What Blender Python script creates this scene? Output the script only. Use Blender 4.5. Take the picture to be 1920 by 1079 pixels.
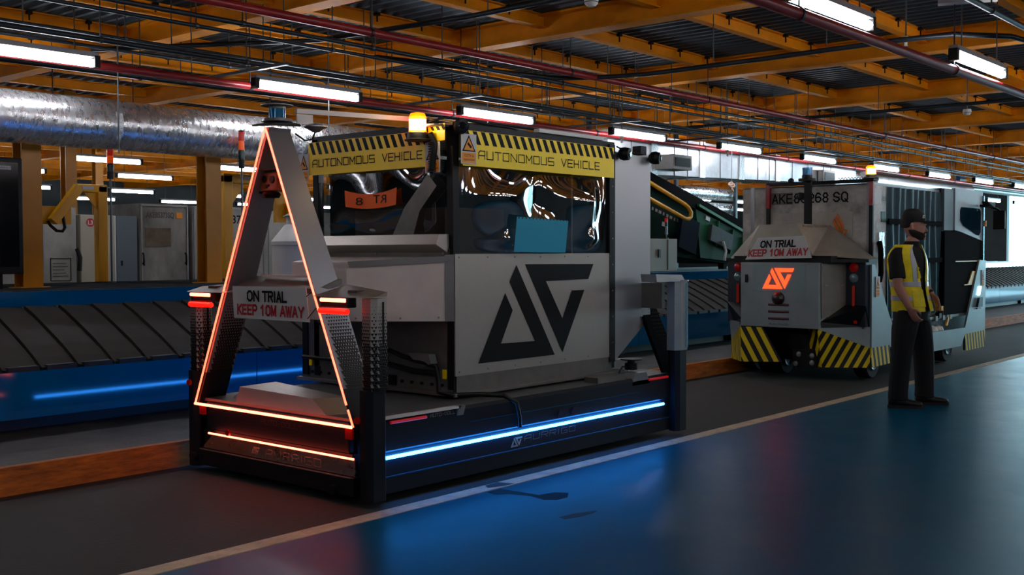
import bpy, bmesh, math, random
from mathutils import Vector, Matrix
random.seed(7)
for o in list(bpy.data.objects): bpy.data.objects.remove(o, do_unlink=True)
S = bpy.context.scene
COL = S.collection
# ---------------------------------------------------------------- camera
cam_d = bpy.data.cameras.new('camera')
cam_d.sensor_width = 36.0
cam_d.lens = 36.0 * 2047.32 / 1920.0
cam_d.clip_end = 200
cam = bpy.data.objects.new('camera', cam_d)
COL.objects.link(cam)
right = Vector((0.651656, -0.758508, -0.003135))
down = Vector((-0.026844, -0.018931, -0.999460))
fwd = Vector((0.758039, 0.651389, -0.032698))
M = Matrix(((right.x, -down.x, -fwd.x, 0), (right.y, -down.y, -fwd.y, 0), (right.z, -down.z, -fwd.z, 1.45), (0, 0, 0, 1)))
cam.matrix_world = M
S.camera = cam
# ---------------------------------------------------------------- world and exposure
w = bpy.data.worlds.new('world'); S.world = w; w.use_nodes = True
bg = w.node_tree.nodes['Background']
bg.inputs[0].default_value = (0.45, 0.84, 1.0, 1); bg.inputs[1].default_value = 11.0
S.view_settings.view_transform = 'Standard'
S.view_settings.look = 'None'
S.view_settings.exposure = 0.35
S.view_settings.gamma = 1.0
S.view_settings.use_curve_mapping = False
TUBE = 27.0          # strength of the ceiling tubes
pl = bpy.data.lights.new('opening_portal', 'AREA'); pl.shape = 'RECTANGLE'; pl.size = 13.6; pl.size_y = 3.3
pl.cycles.is_portal = True
po = bpy.data.objects.new('opening_portal', pl); COL.objects.link(po)
po.location = (41.0, 5.0, 1.9); po.rotation_euler = (math.radians(90), 0, math.radians(90))

# ---------------------------------------------------------------- materials
def lin(h):
    h = h.lstrip('#'); r = []
    for i in (0, 2, 4):
        c = int(h[i:i + 2], 16) / 255.0
        r.append(c / 12.92 if c <= 0.04045 else ((c + 0.055) / 1.055) ** 2.4)
    return (r[0], r[1], r[2], 1)
MATS = {}
def mat(name, col, rough=0.5, metal=0.0, var=0.0, vscale=6.0, rvar=0.0, bump=0.0, bscale=60.0, emit=None, es=0.0,
        col2=None, stretch=None, spec=0.5, alpha=1.0, ior=1.5, tint=None):
    if name in MATS: return MATS[name]
    m = bpy.data.materials.new(name); m.use_nodes = True
    nt = m.node_tree; N = nt.nodes; L = nt.links
    b = N['Principled BSDF']
    c = lin(col)
    b.inputs['Base Color'].default_value = c
    b.inputs['Roughness'].default_value = rough
    b.inputs['Metallic'].default_value = metal
    b.inputs['Specular IOR Level'].default_value = spec
    b.inputs['IOR'].default_value = ior
    b.inputs['Alpha'].default_value = alpha
    if tint: b.inputs['Specular Tint'].default_value = tint
    if var or rvar or bump or col2:
        tc = N.new('ShaderNodeTexCoord'); mp = N.new('ShaderNodeMapping')
        L.new(tc.outputs['Object'], mp.inputs['Vector'])
        if stretch: mp.inputs['Scale'].default_value = stretch
        n = N.new('ShaderNodeTexNoise'); n.inputs['Scale'].default_value = vscale; n.inputs['Detail'].default_value = 6
        n.inputs['Roughness'].default_value = 0.65
        L.new(mp.outputs[0], n.inputs['Vector'])
        if var or col2:
            r = N.new('ShaderNodeValToRGB')
            r.color_ramp.elements[0].position = 0.32; r.color_ramp.elements[1].position = 0.68
            c2 = lin(col2) if col2 else tuple(min(1, x * (1 + var)) for x in c[:3]) + (1,)
            c1 = c if col2 else tuple(x * (1 - var) for x in c[:3]) + (1,)
            r.color_ramp.elements[0].color = c1; r.color_ramp.elements[1].color = c2
            L.new(n.outputs['Fac'], r.inputs[0]); L.new(r.outputs[0], b.inputs['Base Color'])
        if rvar:
            mr = N.new('ShaderNodeMapRange'); mr.inputs[1].default_value = 0.3; mr.inputs[2].default_value = 0.7
            mr.inputs[3].default_value = max(0.02, rough - rvar); mr.inputs[4].default_value = rough + rvar
            L.new(n.outputs['Fac'], mr.inputs[0]); L.new(mr.outputs[0], b.inputs['Roughness'])
        if bump:
            n2 = N.new('ShaderNodeTexNoise'); n2.inputs['Scale'].default_value = bscale; n2.inputs['Detail'].default_value = 4
            L.new(mp.outputs[0], n2.inputs['Vector'])
            bp = N.new('ShaderNodeBump'); bp.inputs['Strength'].default_value = bump; bp.inputs['Distance'].default_value = 0.02
            L.new(n2.outputs['Fac'], bp.inputs['Height']); L.new(bp.outputs[0], b.inputs['Normal'])
    if emit:
        b.inputs['Emission Color'].default_value = lin(emit); b.inputs['Emission Strength'].default_value = es
    MATS[name] = m
    return m
def hazard(name, d, freq, duty=0.5, ca='#0c0c0c', cb='#dcc000'):
    if name in MATS: return MATS[name]
    m = bpy.data.materials.new(name); m.use_nodes = True
    nt = m.node_tree; N = nt.nodes; L = nt.links; b = N['Principled BSDF']
    tc = N.new('ShaderNodeTexCoord'); vm = N.new('ShaderNodeVectorMath'); vm.operation = 'DOT_PRODUCT'
    vm.inputs[1].default_value = tuple(x * freq for x in d)
    L.new(tc.outputs['Object'], vm.inputs[0])
    fr = N.new('ShaderNodeMath'); fr.operation = 'FRACT'; L.new(vm.outputs['Value'], fr.inputs[0])
    gt = N.new('ShaderNodeMath'); gt.operation = 'GREATER_THAN'; gt.inputs[1].default_value = duty; L.new(fr.outputs[0], gt.inputs[0])
    mx = N.new('ShaderNodeMix'); mx.data_type = 'RGBA'
    mx.inputs[6].default_value = lin(ca); mx.inputs[7].default_value = lin(cb)
    L.new(gt.outputs[0], mx.inputs[0]); L.new(mx.outputs[2], b.inputs['Base Color'])
    b.inputs['Roughness'].default_value = 0.55
    MATS[name] = m
    return m
concrete = mat('concrete_floor', '#323432', 0.75, spec=.25, var=0.4, vscale=1.3, rvar=0.1, bump=0.15, bscale=35)
plinthm = mat('concrete_plinth', '#4b4b48', 0.75, var=0.35, vscale=2.5, bump=0.2, bscale=30)
bluefloor = mat('blue_walkway', '#00506e', 0.33, var=0.08, vscale=2.2, rvar=0.04, bump=0.05, bscale=220, ior=1.16, spec=.5, tint=(.2, .75, 1, 1))
linem = mat('line_paint', '#cdb996', 0.6, vscale=9, col2='#a3927a')
kerbm = mat('kerb_orange', '#cc7010', 0.7, col2='#743e10', vscale=5, stretch=(1, 3, 6), bump=0.2, bscale=25)
yellow = mat('yellow_steel', '#e89000', 0.55, spec=.25, var=0.15, vscale=3, rvar=0.1)
yellowcol = mat('yellow_column_paint', '#b9780c', 0.38, var=0.1, vscale=4)
yellowb = mat('bright_yellow', '#e0a20a', 0.35)
deckm = mat('galvanised_deck', '#33434b', 0.5, metal=0.2, var=0.25, vscale=4)
wallm = mat('wall_paint', '#3c4446', 0.85, var=0.2, vscale=1)
redpipe = mat('red_pipe_paint', '#8f1f20', 0.35, var=0.2, vscale=5)
darkpipe = mat('dark_conduit', '#2a343a', 0.4, metal=0.4, var=0.3, vscale=5)
rodm = mat('zinc_rod', '#5a5f60', 0.4, metal=0.8)
foil = mat('duct_foil', '#e0e3e4', 0.28, metal=.85, rvar=0.08, vscale=9, bump=0.5, bscale=11, stretch=(2.5, .8, .8))
foilflat = mat('duct_sheet', '#c0c4c8', 0.36, metal=0.85, rvar=0.08, var=0.12, vscale=7, bump=0.15, bscale=30)
foiltape = mat('duct_tape', '#dcdcdc', 0.3, metal=0.9, bump=1.0, bscale=45)
carblue = mat('carousel_blue', '#005c8c', 0.07)
cardark = mat('carousel_dark', '#10181f', 0.5)
slatm = mat('slat_rubber', '#302b26', 0.7, spec=.25, var=0.2, vscale=5, rvar=0.1)
slattip = mat('slat_tip', '#171717', 0.6)
meshm = mat('carousel_top', '#4d463d', 0.55, metal=0.3, var=0.5, vscale=40)
tube_m = mat('tube_glow', '#ffffff', 0.5, emit='#f4f6ff', es=TUBE)
battenm = mat('batten_white', '#9a9c9c', 0.4)
blackm = mat('black_plastic', '#060708', 0.45, spec=.3)
blackframe = mat('black_frame', '#080a0d', 0.5, spec=.3)
white = mat('white_paint', '#c9c9c4', 0.5)
silver = mat('cast_silver', '#8c8e8f', 0.4, metal=0.8)
navy = mat('navy_body', '#060d16', 0.45, spec=0.3)
steel = mat('stainless', '#a9a49c', 0.42, metal=0.75, rvar=0.07, vscale=30, bump=0.03, bscale=120)
steelm = mat('stainless_mirror', '#a8a8a8', .3, metal=1.0, rvar=.08, vscale=12)
steel2 = mat('stainless_dark', '#77746f', 0.45, metal=0.7, rvar=0.08, var=0.15, vscale=9)
steelb = mat('steel_blue_grey', '#8d9698', 0.45, metal=0.55, var=0.1, vscale=5)
deckgrey = mat('deck_grey', '#5a5c5b', 0.5, metal=0.4, var=0.2, vscale=7)
led_red = mat('led_red', '#ffffff', 0.5, emit='#ff5a42', es=8.0)
led_hot = mat('led_red_core', '#ffffff', 0.5, emit='#ff5030', es=4.5)
legsteel = mat('leg_steel', '#85868a', 0.42, metal=0.75, rvar=0.06, vscale=20)
matt = mat('matt_black', '#060708', .9, spec=.1)
led_blue = mat('led_blue', '#ffffff', 0.5, emit='#2a8cff', es=22.0)
redlens = mat('red_lens', '#6a0a0d', 0.25, emit='#ff1208', es=0.03)
reddim = mat('red_reflector', '#8e1016', 0.25)
yellowban = mat('banner_yellow', '#f6d400', 0.4)
signwhite = mat('sign_white', '#b9bbb9', 0.5)
signorange = mat('sign_orange', '#e08a12', 0.5)
inkblack = mat('ink_black', '#040507', 0.6, spec=.2)
inkred = mat('ink_red', '#b0141f', 0.5)
paleink = mat('pale_lettering', '#8d8272', 0.5)
dimink = mat('dim_lettering', '#3a3530', 0.5)
greenm = mat('chute_green', '#0a4a2e', 0.6, var=0.2, vscale=3, spec=.2)
greend = mat('chute_green_dark', '#05241b', 0.8, spec=.1)
rubberm = mat('tyre_rubber', '#141414', 0.7)

# ---------------------------------------------------------------- mesh builder
class MB:
    def __init__(s): s.v = []; s.f = []; s.sm = []
    def add(s, vs, fs, smooth=False):
        k = len(s.v); s.v += [Vector(p) for p in vs]
        for f in fs: s.f.append([k + i for i in f]); s.sm.append(smooth)
        return s
    def box(s, x0, x1, y0, y1, z0, z1):
        x0, x1 = min(x0, x1), max(x0, x1); y0, y1 = min(y0, y1), max(y0, y1); z0, z1 = min(z0, z1), max(z0, z1)
        return s.add([(x0, y0, z0), (x1, y0, z0), (x1, y1, z0), (x0, y1, z0), (x0, y0, z1), (x1, y0, z1), (x1, y1, z1), (x0, y1, z1)],
                     [(0, 3, 2, 1), (4, 5, 6, 7), (0, 1, 5, 4), (1, 2, 6, 5), (2, 3, 7, 6), (3, 0, 4, 7)])
    def obox(s, c, ax, ay, az, hx, hy, hz):
        c = Vector(c); ax = Vector(ax).normalized() * hx; ay = Vector(ay).normalized() * hy; az = Vector(az).normalized() * hz
        vs = [c + ax * i + ay * j + az * k for k in (-1, 1) for j in (-1, 1) for i in (-1, 1)]
        return s.add(vs, [(0, 2, 3, 1), (4, 5, 7, 6), (0, 1, 5, 4), (1, 3, 7, 5), (3, 2, 6, 7), (2, 0, 4, 6)])
    def prism(s, pts, d):                      # polygon pushed along d
        n = len(pts); d = Vector(d); a = [Vector(p) for p in pts]; b = [p + d for p in a]
        return s.add(a + b, [tuple(range(n))[::-1], tuple(range(n, 2 * n))] + [(i, (i + 1) % n, n + (i + 1) % n, n + i) for i in range(n)])
    def loft(s, rings, closed=True, cap=True, smooth=True):
        n = len(rings[0]); vs = [p for r in rings for p in r]; fs = []
        for i in range(len(rings) - 1):
            for j in range(n if closed else n - 1):
                k = (j + 1) % n; fs.append((i * n + j, i * n + k, (i + 1) * n + k, (i + 1) * n + j))
        s.add(vs, fs, smooth)
        if cap and closed:
            s.add(rings[0], [tuple(range(n))[::-1]]); s.add(rings[-1], [tuple(range(n))])
        return s
    def tube(s, path, r, n=8, cap=True):
        path = [Vector(p) for p in path]; rings = []; up = None
        for i, p in enumerate(path):
            t = (path[min(i + 1, len(path) - 1)] - path[max(i - 1, 0)]).normalized()
            if up is None:
                up = Vector((0, 0, 1)) if abs(t.z) < 0.9 else Vector((1, 0, 0))
            sx = t.cross(up)
            if sx.length < 1e-5: sx = t.cross(Vector((0, 1, 0)))
            sx.normalize(); up = sx.cross(t).normalized()
            rr = r[i] if isinstance(r, (list, tuple)) else r
            rings.append([p + sx * math.cos(2 * math.pi * k / n) * rr + up * math.sin(2 * math.pi * k / n) * rr for k in range(n)])
        return s.loft(rings, cap=cap)
    def lathe(s, c, prof, n=20, ax=(0, 0, 1)):   # prof = [(r, h), ...] along ax
        c = Vector(c); a = Vector(ax).normalized(); u = a.orthogonal().normalized(); v = a.cross(u)
        rings = [[c + a * h + (u * math.cos(2 * math.pi * k / n) + v * math.sin(2 * math.pi * k / n)) * max(r, 1e-4) for k in range(n)] for r, h in prof]
        for i in range(len(rings) - 1): s.loft(rings[i:i + 2], cap=False)
        s.add(rings[0], [tuple(range(n))[::-1]]); s.add(rings[-1], [tuple(range(n))])
        return s
    def quad(s, a, b, c, d): return s.add([a, b, c, d], [(0, 1, 2, 3)])
    def build(s, name, material, parent=None, bevel=0.0, merge=False):
        me = bpy.data.meshes.new(name)
        off = Vector((0, 0, 0)); q = parent
        while q is not None: off += q.location; q = q.parent
        me.from_pydata([tuple(p - off) for p in s.v], [], s.f)
        me.polygons.foreach_set('use_smooth', s.sm)
        if merge:
            bm = bmesh.new(); bm.from_mesh(me); bmesh.ops.remove_doubles(bm, verts=bm.verts, dist=1e-4)
            bmesh.ops.recalc_face_normals(bm, faces=bm.faces); bm.to_mesh(me); bm.free()
        for m_ in (material if isinstance(material, (list, tuple)) else [material]): me.materials.append(m_)
        me.update()
        o = bpy.data.objects.new(name, me); COL.objects.link(o)
        if parent is not None: o.parent = parent
        if bevel:
            md = o.modifiers.new('bevel', 'BEVEL'); md.width = bevel; md.segments = 2; md.limit_method = 'ANGLE'
        return o
def tag(o, label, cat, group=None, kind=None):
    o['label'] = label; o['category'] = cat
    if group: o['group'] = group
    if kind: o['kind'] = kind
    return o
def thing(name, label, cat, loc, group=None, rz=0.0):
    o = bpy.data.objects.new(name, None); COL.objects.link(o); o.location = loc; o.rotation_euler = (0, 0, rz)
    o.empty_display_size = 0.1
    return tag(o, label, cat, group)
def struct(o): o['kind'] = 'structure'; return o
def dup(root, loc, label=None, rz=None):
    def rec(o, par):
        c = o.copy(); COL.objects.link(c); c.parent = par
        for ch in list(o.children): rec(ch, c)
        return c
    r = rec(root, None); r.location = loc
    if rz is not None: r.rotation_euler = (0, 0, rz)
    if label: r['label'] = label
    return r
def text(s, name, material, parent, P0, U, V, bold=0.0, thick=0.0015, lift=0.002, space=1.0, mirror=False):
    """lettering whose box starts at P0 and spans U (reading direction) and V (up)"""
    P0, U, V = Vector(P0), Vector(U), Vector(V)
    cu = bpy.data.curves.new(name, 'FONT'); cu.body = s; cu.size = 1; cu.offset = bold; cu.space_character = space
    cu.resolution_u = 3
    to = bpy.data.objects.new('tmp_text', cu); COL.objects.link(to)
    bpy.context.view_layer.update()
    me = bpy.data.meshes.new_from_object(to); bpy.data.objects.remove(to, do_unlink=True)
    xs = [v.co.x for v in me.vertices]; ys = [v.co.y for v in me.vertices]
    x0, x1, y0, y1 = min(xs), max(xs), min(ys), max(ys)
    n = U.cross(V).normalized()
    off = Vector((0, 0, 0)); q = parent
    while q is not None: off += q.location; q = q.parent
    for v in me.vertices:
        a = (v.co.x - x0) / (x1 - x0); b = (v.co.y - y0) / (y1 - y0)
        if mirror: a = 1 - a
        v.co = P0 + U * a + V * b + n * lift - off
    me.materials.clear(); me.materials.append(material)
    me.name = name
    o = bpy.data.objects.new(name, me); COL.objects.link(o)
    if parent is not None: o.parent = parent
    return o
GL = {'A': ([(0, 0), (0, .72), (.25, 1), (1, 1), (1, 0)], [(0, .42), (1, .42)]), 'U': ([(0, 1), (0, 0), (1, 0), (1, 1)],),
      'T': ([(0, 1), (1, 1)], [(.5, 1), (.5, 0)]), 'O': ([(0, 0), (0, 1), (1, 1), (1, 0), (0, 0)],),
      'N': ([(0, 0), (0, 1), (1, 0), (1, 1)],), 'M': ([(0, 0), (0, 1), (.5, .35), (1, 1), (1, 0)],),
      'S': ([(1, 1), (0, 1), (0, .5), (1, .5), (1, 0), (0, 0)],), 'V': ([(0, 1), (.5, 0), (1, 1)],),
      'E': ([(1, 1), (0, 1), (0, 0), (1, 0)], [(0, .5), (.9, .5)]), 'H': ([(0, 0), (0, 1)], [(1, 0), (1, 1)], [(0, .5), (1, .5)]),
      'I': ([(.5, 0), (.5, 1)],), 'C': ([(1, 1), (0, 1), (0, 0), (1, 0)],), 'L': ([(0, 1), (0, 0), (1, 0)],),
      'R': ([(0, 0), (0, 1), (1, 1), (1, .5), (0, .5)], [(.5, .5), (1, 0)]), 'G': ([(1, 1), (0, 1), (0, 0), (1, 0), (1, .5), (.5, .5)],),
      'D': ([(0, 0), (0, 1), (.7, 1), (1, .7), (1, .3), (.7, 0), (0, 0)],), 'Y': ([(0, 1), (.5, .5), (1, 1)], [(.5, .5), (.5, 0)]),
      '-': ([(.2, .5), (.8, .5)],)}
OC = [(.3, 0), (0, .22), (0, .78), (.3, 1), (.7, 1), (1, .78), (1, .22), (.7, 0), (.3, 0)]
GB = {'O': (OC,), '0': (OC,), 'Q': (OC, [(.6, .25), (1.05, -.08)]), 'N': ([(0, 0), (0, 1), (1, 0), (1, 1)],), 'T': ([(-.05, 1), (1.05, 1)], [(.5, 1), (.5, 0)]),
      'R': ([(0, 0), (0, 1), (.75, 1), (1, .88), (1, .62), (.75, .5), (0, .5)], [(.5, .5), (1, 0)]), 'I': ([(.5, 0), (.5, 1)],), 'A': ([(0, 0), (.5, 1), (1, 0)], [(.22, .32), (.78, .32)]),
      'L': ([(0, 1), (0, 0), (.95, 0)],), 'K': ([(0, 0), (0, 1)], [(1, 1), (.05, .42)], [(.3, .55), (1, 0)]), 'E': ([(.95, 1), (0, 1), (0, 0), (.95, 0)], [(0, .5), (.85, .5)]),
      'P': ([(0, 0), (0, 1), (.75, 1), (1, .86), (1, .6), (.75, .46), (0, .46)],), '1': ([(.15, .75), (.55, 1), (.55, 0)],), 'M': ([(0, 0), (0, 1), (.5, .1), (1, 1), (1, 0)],),
      'W': ([(-.1, 1), (.2, 0), (.5, .9), (.8, 0), (1.1, 1)],), 'Y': ([(0, 1), (.5, .45), (1, 1)], [(.5, .45), (.5, 0)]),
      'S': ([(1, .8), (.7, 1), (.3, 1), (0, .8), (.1, .58), (.9, .42), (1, .2), (.7, 0), (.3, 0), (0, .2)],), '8': ([(.3, .52), (.05, .72), (.3, 1), (.7, 1), (.95, .72), (.7, .52), (.3, .52), (0, .28), (.25, 0), (.75, 0), (1, .28), (.7, .52)],),
      '2': ([(0, .78), (.3, 1), (.7, 1), (1, .78), (.95, .55), (0, 0), (1, 0)],), '6': ([(.95, .85), (.65, 1), (.3, 1), (0, .7), (0, .22), (.3, 0), (.7, 0), (1, .22), (1, .42), (.7, .58), (.05, .5)],),
      'G': ([(1, .8), (.7, 1), (.3, 1), (0, .78), (0, .22), (.3, 0), (.7, 0), (1, .2), (1, .45), (.6, .45)],), 'V': ([(0, 1), (.5, 0), (1, 1)],)}
def strokes(s, name, material, parent, P0, U, V, t=0.16, gap=0.35, lift=0.002, space=0.8, gl=None):
    """wide single-stroke lettering fitted to the box P0, U, V; t is the stroke width in letter heights"""
    P0, U, V = Vector(P0), Vector(U), Vector(V); n = U.cross(V).normalized()
    ws = [space if c == ' ' else (0.25 if c == 'I' else 1.0) for c in s]
    tot = sum(ws) + gap * (len(s) - 1); mb = MB(); x = 0; hgt = V.length; wid = U.length / tot
    ud = U.normalized(); vd = V.normalized()
    for c, wd in zip(s, ws):
        if c != ' ':
            for pl_ in (gl or GL)[c]:
                for a, b in zip(pl_[:-1], pl_[1:]):
                    pa = P0 + ud * (x + a[0] * wd) * wid + vd * a[1] * hgt; pb = P0 + ud * (x + b[0] * wd) * wid + vd * b[1] * hgt
                    d = (pb - pa).normalized(); sd = n.cross(d) * t * hgt / 2; e = d * t * hgt / 2
                    mb.quad(pa - e - sd + n * lift, pb + e - sd + n * lift, pb + e + sd + n * lift, pa - e + sd + n * lift)
        x += wd + gap
    return mb.build(name, material, parent)
LOGO_A = [(-0.004, 0.012), (0.209, 0.708), (0.269, 0.527), (0.173, 0.192), (0.46, 0.183), (0.246, 0.824), (0.302, 0.997), (0.631, 0.011)]
LOGO_B = [(0.376, 1.005), (0.997, 0.995), (0.947, 0.826), (0.554, 0.818), (0.703, 0.4), (0.792, 0.705), (0.909, 0.705), (0.703, 0.029)]
def logo(name, material, parent, P0, U, V, lift=0.002, th=0.002):
    P0, U, V = Vector(P0), Vector(U), Vector(V); n = U.cross(V).normalized(); mb = MB()
    for poly in (LOGO_A, LOGO_B): mb.prism([P0 + U * a + V * b + n * lift for a, b in poly], n * th)
    return mb.build(name, material, parent)
def cctv_sign(parent, P0, U, V, name='cctv_sign'):
    P0, U, V = Vector(P0), Vector(U), Vector(V); n = U.cross(V).normalized()
    q = lambda a, b, l: P0 + U * a + V * b + n * l
    plate = MB().prism([q(0, 0, 0.003), q(1, 0, 0.003), q(1, 1, 0.003), q(0, 1, 0.003)], n * 0.003).build(name, signwhite, parent)
    if parent.parent is None: par = plate
    else: par = parent
    MB().prism([q(.06, .42, .0065), (q(.94, .42, .0065)), (q(.5, .97, .0065))], n * .0006).build('warning_triangle', inkblack, par)
    mb = MB(); mb.prism([q(.17, .46, .0075), (q(.83, .46, .0075)), (q(.5, .88, .0075))], n * .0004)
    mb.prism([q(.06, .04, .0065), q(.94, .04, .0065), q(.94, .38, .0065), q(.06, .38, .0065)], n * .0006)
    mb.build('orange_field', signorange, par)
    MB().prism([q(.38, .66, .0082), q(.62, .52, .0082), q(.68, .58, .0082), q(.45, .73, .0082)], n * .0004).build('camera_symbol', inkblack, par)
    text('CCTV in', 'lettering', inkblack, par, q(.2, .24, 0), U * .6, V * .09, lift=.0085)
    text('operation', 'lettering', inkblack, par, q(.15, .09, 0), U * .72, V * .1, lift=.0085)
    return plate

# ---------------------------------------------------------------- the hall: floor, walkway, kerb, walls
struct(MB().box(-8, 60, -14.5, 40, -0.2, 0.0).build('floor', concrete))
struct(MB().box(-8, 41, -14.5, 4.385, 0.0, 0.003).build('floor', bluefloor))
lm = MB(); x = -8.0
while x < 41:
    lm.box(x, min(x + 1.497, 41), 4.395, 4.51, 0.0, 0.0045); x += 1.5
struct(lm.build('trim_1', linem))
struct(MB().box(-8, 41, 6.56, 34, 0.0, 0.165).build('floor', plinthm))
kb = struct(MB().box(-8, 41, 6.50, 6.56, 0, 0.172).build('trim_2', kerbm))
struct(MB().box(-8, 41, 34, 34.2, 0, 4.0).build('wall_back', wallm))
struct(MB().box(-8, 41, -14.7, -14.5, 0, 4.0).build('wall_front', wallm))
struct(MB().box(-8.2, -8, -14.7, 34.2, 0, 4.0).build('wall_left', wallm))
wr = MB()
wr.box(41, 41.3, 12.0, 34.2, 0, 4.0); wr.box(41, 41.3, -14.7, -2.0, 0, 4.0); wr.box(41, 41.3, -2.0, 12.0, 3.6, 4.0)
struct(wr.build('wall_right', wallm))

# ceiling: corrugated deck sheets, girders and joists
ceil = bpy.data.objects.new('ceiling', None); COL.objects.link(ceil); ceil['kind'] = 'structure'
gx = [-8.0, -4.5, -0.9, 2.65, 6.2, 8.66, 12.05, 15.6, 19.5, 23.1, 26.7, 30.3, 33.9, 37.5, 41.0]
for a, b in zip(gx[:-1], gx[1:]):
    n = int((b - a) / 0.16); p = (b - a) / n; mb = MB(); pts = []
    for i in range(n):
        x0 = a + i * p
        pts += [(x0, 3.84), (x0 + p * .3, 3.84), (x0 + p * .45, 3.9), (x0 + p * .85, 3.9)]
    pts.append((b, 3.84))
    for (xa, za), (xb, zb) in zip(pts[:-1], pts[1:]):
        mb.quad((xa, -14.5, za), (xa, 34, za), (xb, 34, zb), (xb, -14.5, zb))
    mb.quad((a, -14.5, 4.1), (b, -14.5, 4.1), (b, 34, 4.1), (a, 34, 4.1))
    mb.build('decking_sheet', deckm, ceil)
def ibeam_y(mb, x, y0, y1, zb, zt, wd=.2, ft=.02, wt=.012):
    mb.box(x - wd / 2, x + wd / 2, y0, y1, zb, zb + ft); mb.box(x - wd / 2, x + wd / 2, y0, y1, zt - ft, zt); mb.box(x - wt / 2, x + wt / 2, y0, y1, zb + ft, zt - ft)
def ibeam_x(mb, y, x0, x1, zb, zt, wd=.1, ft=.012, wt=.008):
    mb.box(x0, x1, y - wd / 2, y + wd / 2, zb, zb + ft); mb.box(x0, x1, y - wd / 2, y + wd / 2, zt - ft, zt); mb.box(x0, x1, y - wt / 2, y + wt / 2, zb + ft, zt - ft)
for x in gx[1:-1]:
    mb = MB(); ibeam_y(mb, x, -14.5, 34, 3.6, 3.838); mb.build('girder', yellow, ceil)
jy = [-13.1, -11.85, -10.6, -9.35, -8.1, -6.85, -5.6, -4.35, -3.1, -1.85, -.6, .65, 1.9, 3.15, 4.4, 5.65, 7.0, 8.2, 9.45, 10.7, 11.95, 13.2, 14.45, 15.7, 16.95, 18.2, 19.45, 20.7, 21.95, 23.2, 24.45, 25.7, 26.95, 28.2, 29.45, 30.7, 31.95]
far = MB()
for a, b in zip(gx[:-1], gx[1:]):
    for y in jy:
        if 2.0 < a < 24 and 1.5 < y < 13.5:
            mb = MB(); ibeam_x(mb, y, a + .012, b - .012, 3.71, 3.838); j = mb.build('joist', yellow, ceil)
            cl = MB(); x = a + .6
            while x < b - .3:
                cl.box(x - .025, x + .025, y - .09, y - .045, 3.80, 3.83); cl.box(x - .006, x + .006, y - .075, y - .063, 3.74, 3.80); x += .62
            cl.build('beam_clamps', blackm, j)
        else: ibeam_x(far, y, a + .012, b - .012, 3.71, 3.838)
fo = far.build('distant_joists', yellow, ceil); fo['kind'] = 'stuff'

# ---------------------------------------------------------------- services under the ceiling
def pipe(name, label, cat, y, z, r, m, x0=-7.9, x1=40.9, hang=2.75, group=None, start=0.4, clamp=True):
    t = thing(name, label, cat, (x0, y, z), group)
    MB().tube([(x0, y, z), (x1, y, z)], r, 10).build('run', m, t)
    x = x0 + start; 
    while x < min(x1, 30):
        h = MB().tube([(x, y, z + r), (x, y, 3.83)], .006, 5)
        if clamp: h.lathe((x - .012, y, z), [(r + .008, 0), (r + .008, .024)], 10, (1, 0, 0))
        h.build('hanger', rodm if r < .03 else darkpipe, t); x += hang
    return t
pipe('sprinkler_main', 'long red sprinkler pipe running straight across the upper middle of the ceiling', 'pipe', 6.93, 3.3, .035, redpipe)
pipe('sprinkler_main', 'red pipe running just below and behind the long row of tube lights above the vehicles', 'pipe', 8.62, 3.02, .035, redpipe)
pipe('sprinkler_main', 'thick dark red pipe along the ceiling light row at upper right', 'pipe', 3.05, 2.9, .037, redpipe)
cg = [(7.28, 3.26, .02, 'dark conduit just behind the red pipe crossing the upper middle'),
      (7.45, 3.22, .016, 'thin dark conduit, second behind the red pipe crossing the upper middle'),
      (8.05, 3.12, .022, 'dark conduit hung just in front of the tube light row'),
      (8.25, 3.2, .014, 'thin dark conduit hung above the tube light row'),
      (8.9, 3.32, .02, 'dark conduit hung behind and above the tube light row'),
      (9.25, 3.3, .016, 'second dark conduit hung behind the tube light row'),
      (2.72, 3.3, .025, 'dark conduit crossing the top right corner nearest the red pipe'),
      (2.35, 3.35, .03, 'dark conduit crossing the extreme top right corner'),
      (9.9, 3.2, .03, 'dark pipe passing over the round foil duct'),
      (10.3, 3.35, .02, 'thin dark pipe farther behind the round foil duct')]
for y, z, r, lb in cg: pipe('conduit', lb, 'conduit', y, z, r, darkpipe, start=random.uniform(.2, 2), hang=1.37 if y < 9 else 2.7)
def bend(name, label, pts, r, m, hang=()):
    t = thing(name, label, 'conduit', pts[0])
    MB().tube(pts, r, 10).build('run', m, t)
    for p in hang: MB().tube([p, (p[0], p[1], 3.84)], .006, 5).build('hanger', rodm, t)
    return t
bend('conduit', 'dark conduit bending away from the red pipe and crossing towards the upper right lights',
     [(6.9, 7.6, 3.26), (8.2, 7.35, 3.27), (9.1, 7.2, 3.28), (9.45, 6.9, 3.3), (9.62, 6.4, 3.3), (9.6, 5.0, 3.3), (9.55, 3.75, 3.3), (9.7, 3.3, 3.32), (10.3, 3.0, 3.35), (11.0, 2.9, 3.35)], .024, darkpipe,
     [(9.6, 5.6, 3.3), (9.58, 4.4, 3.3)])
bend('conduit', 'grey conduit sloping up beside the near smoke detector', [(5.2, 9.6, 3.34), (6.3, 7.7, 3.34), (6.55, 6.1, 3.36), (6.6, 5.2, 3.38), (6.6, 3.0, 3.38), (6.6, -2, 3.38)], .022, darkpipe, [(6.58, 5.9, 3.36)])
bend('conduit', 'dark conduit crossing the far right ceiling past the distant smoke detector', [(14.6, 9.4, 3.36), (14.7, 6.5, 3.36), (14.75, 3.0, 3.36), (14.75, -3, 3.36)], .024, darkpipe, [(14.7, 7.2, 3.36), (14.72, 6.0, 3.36)])
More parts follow.
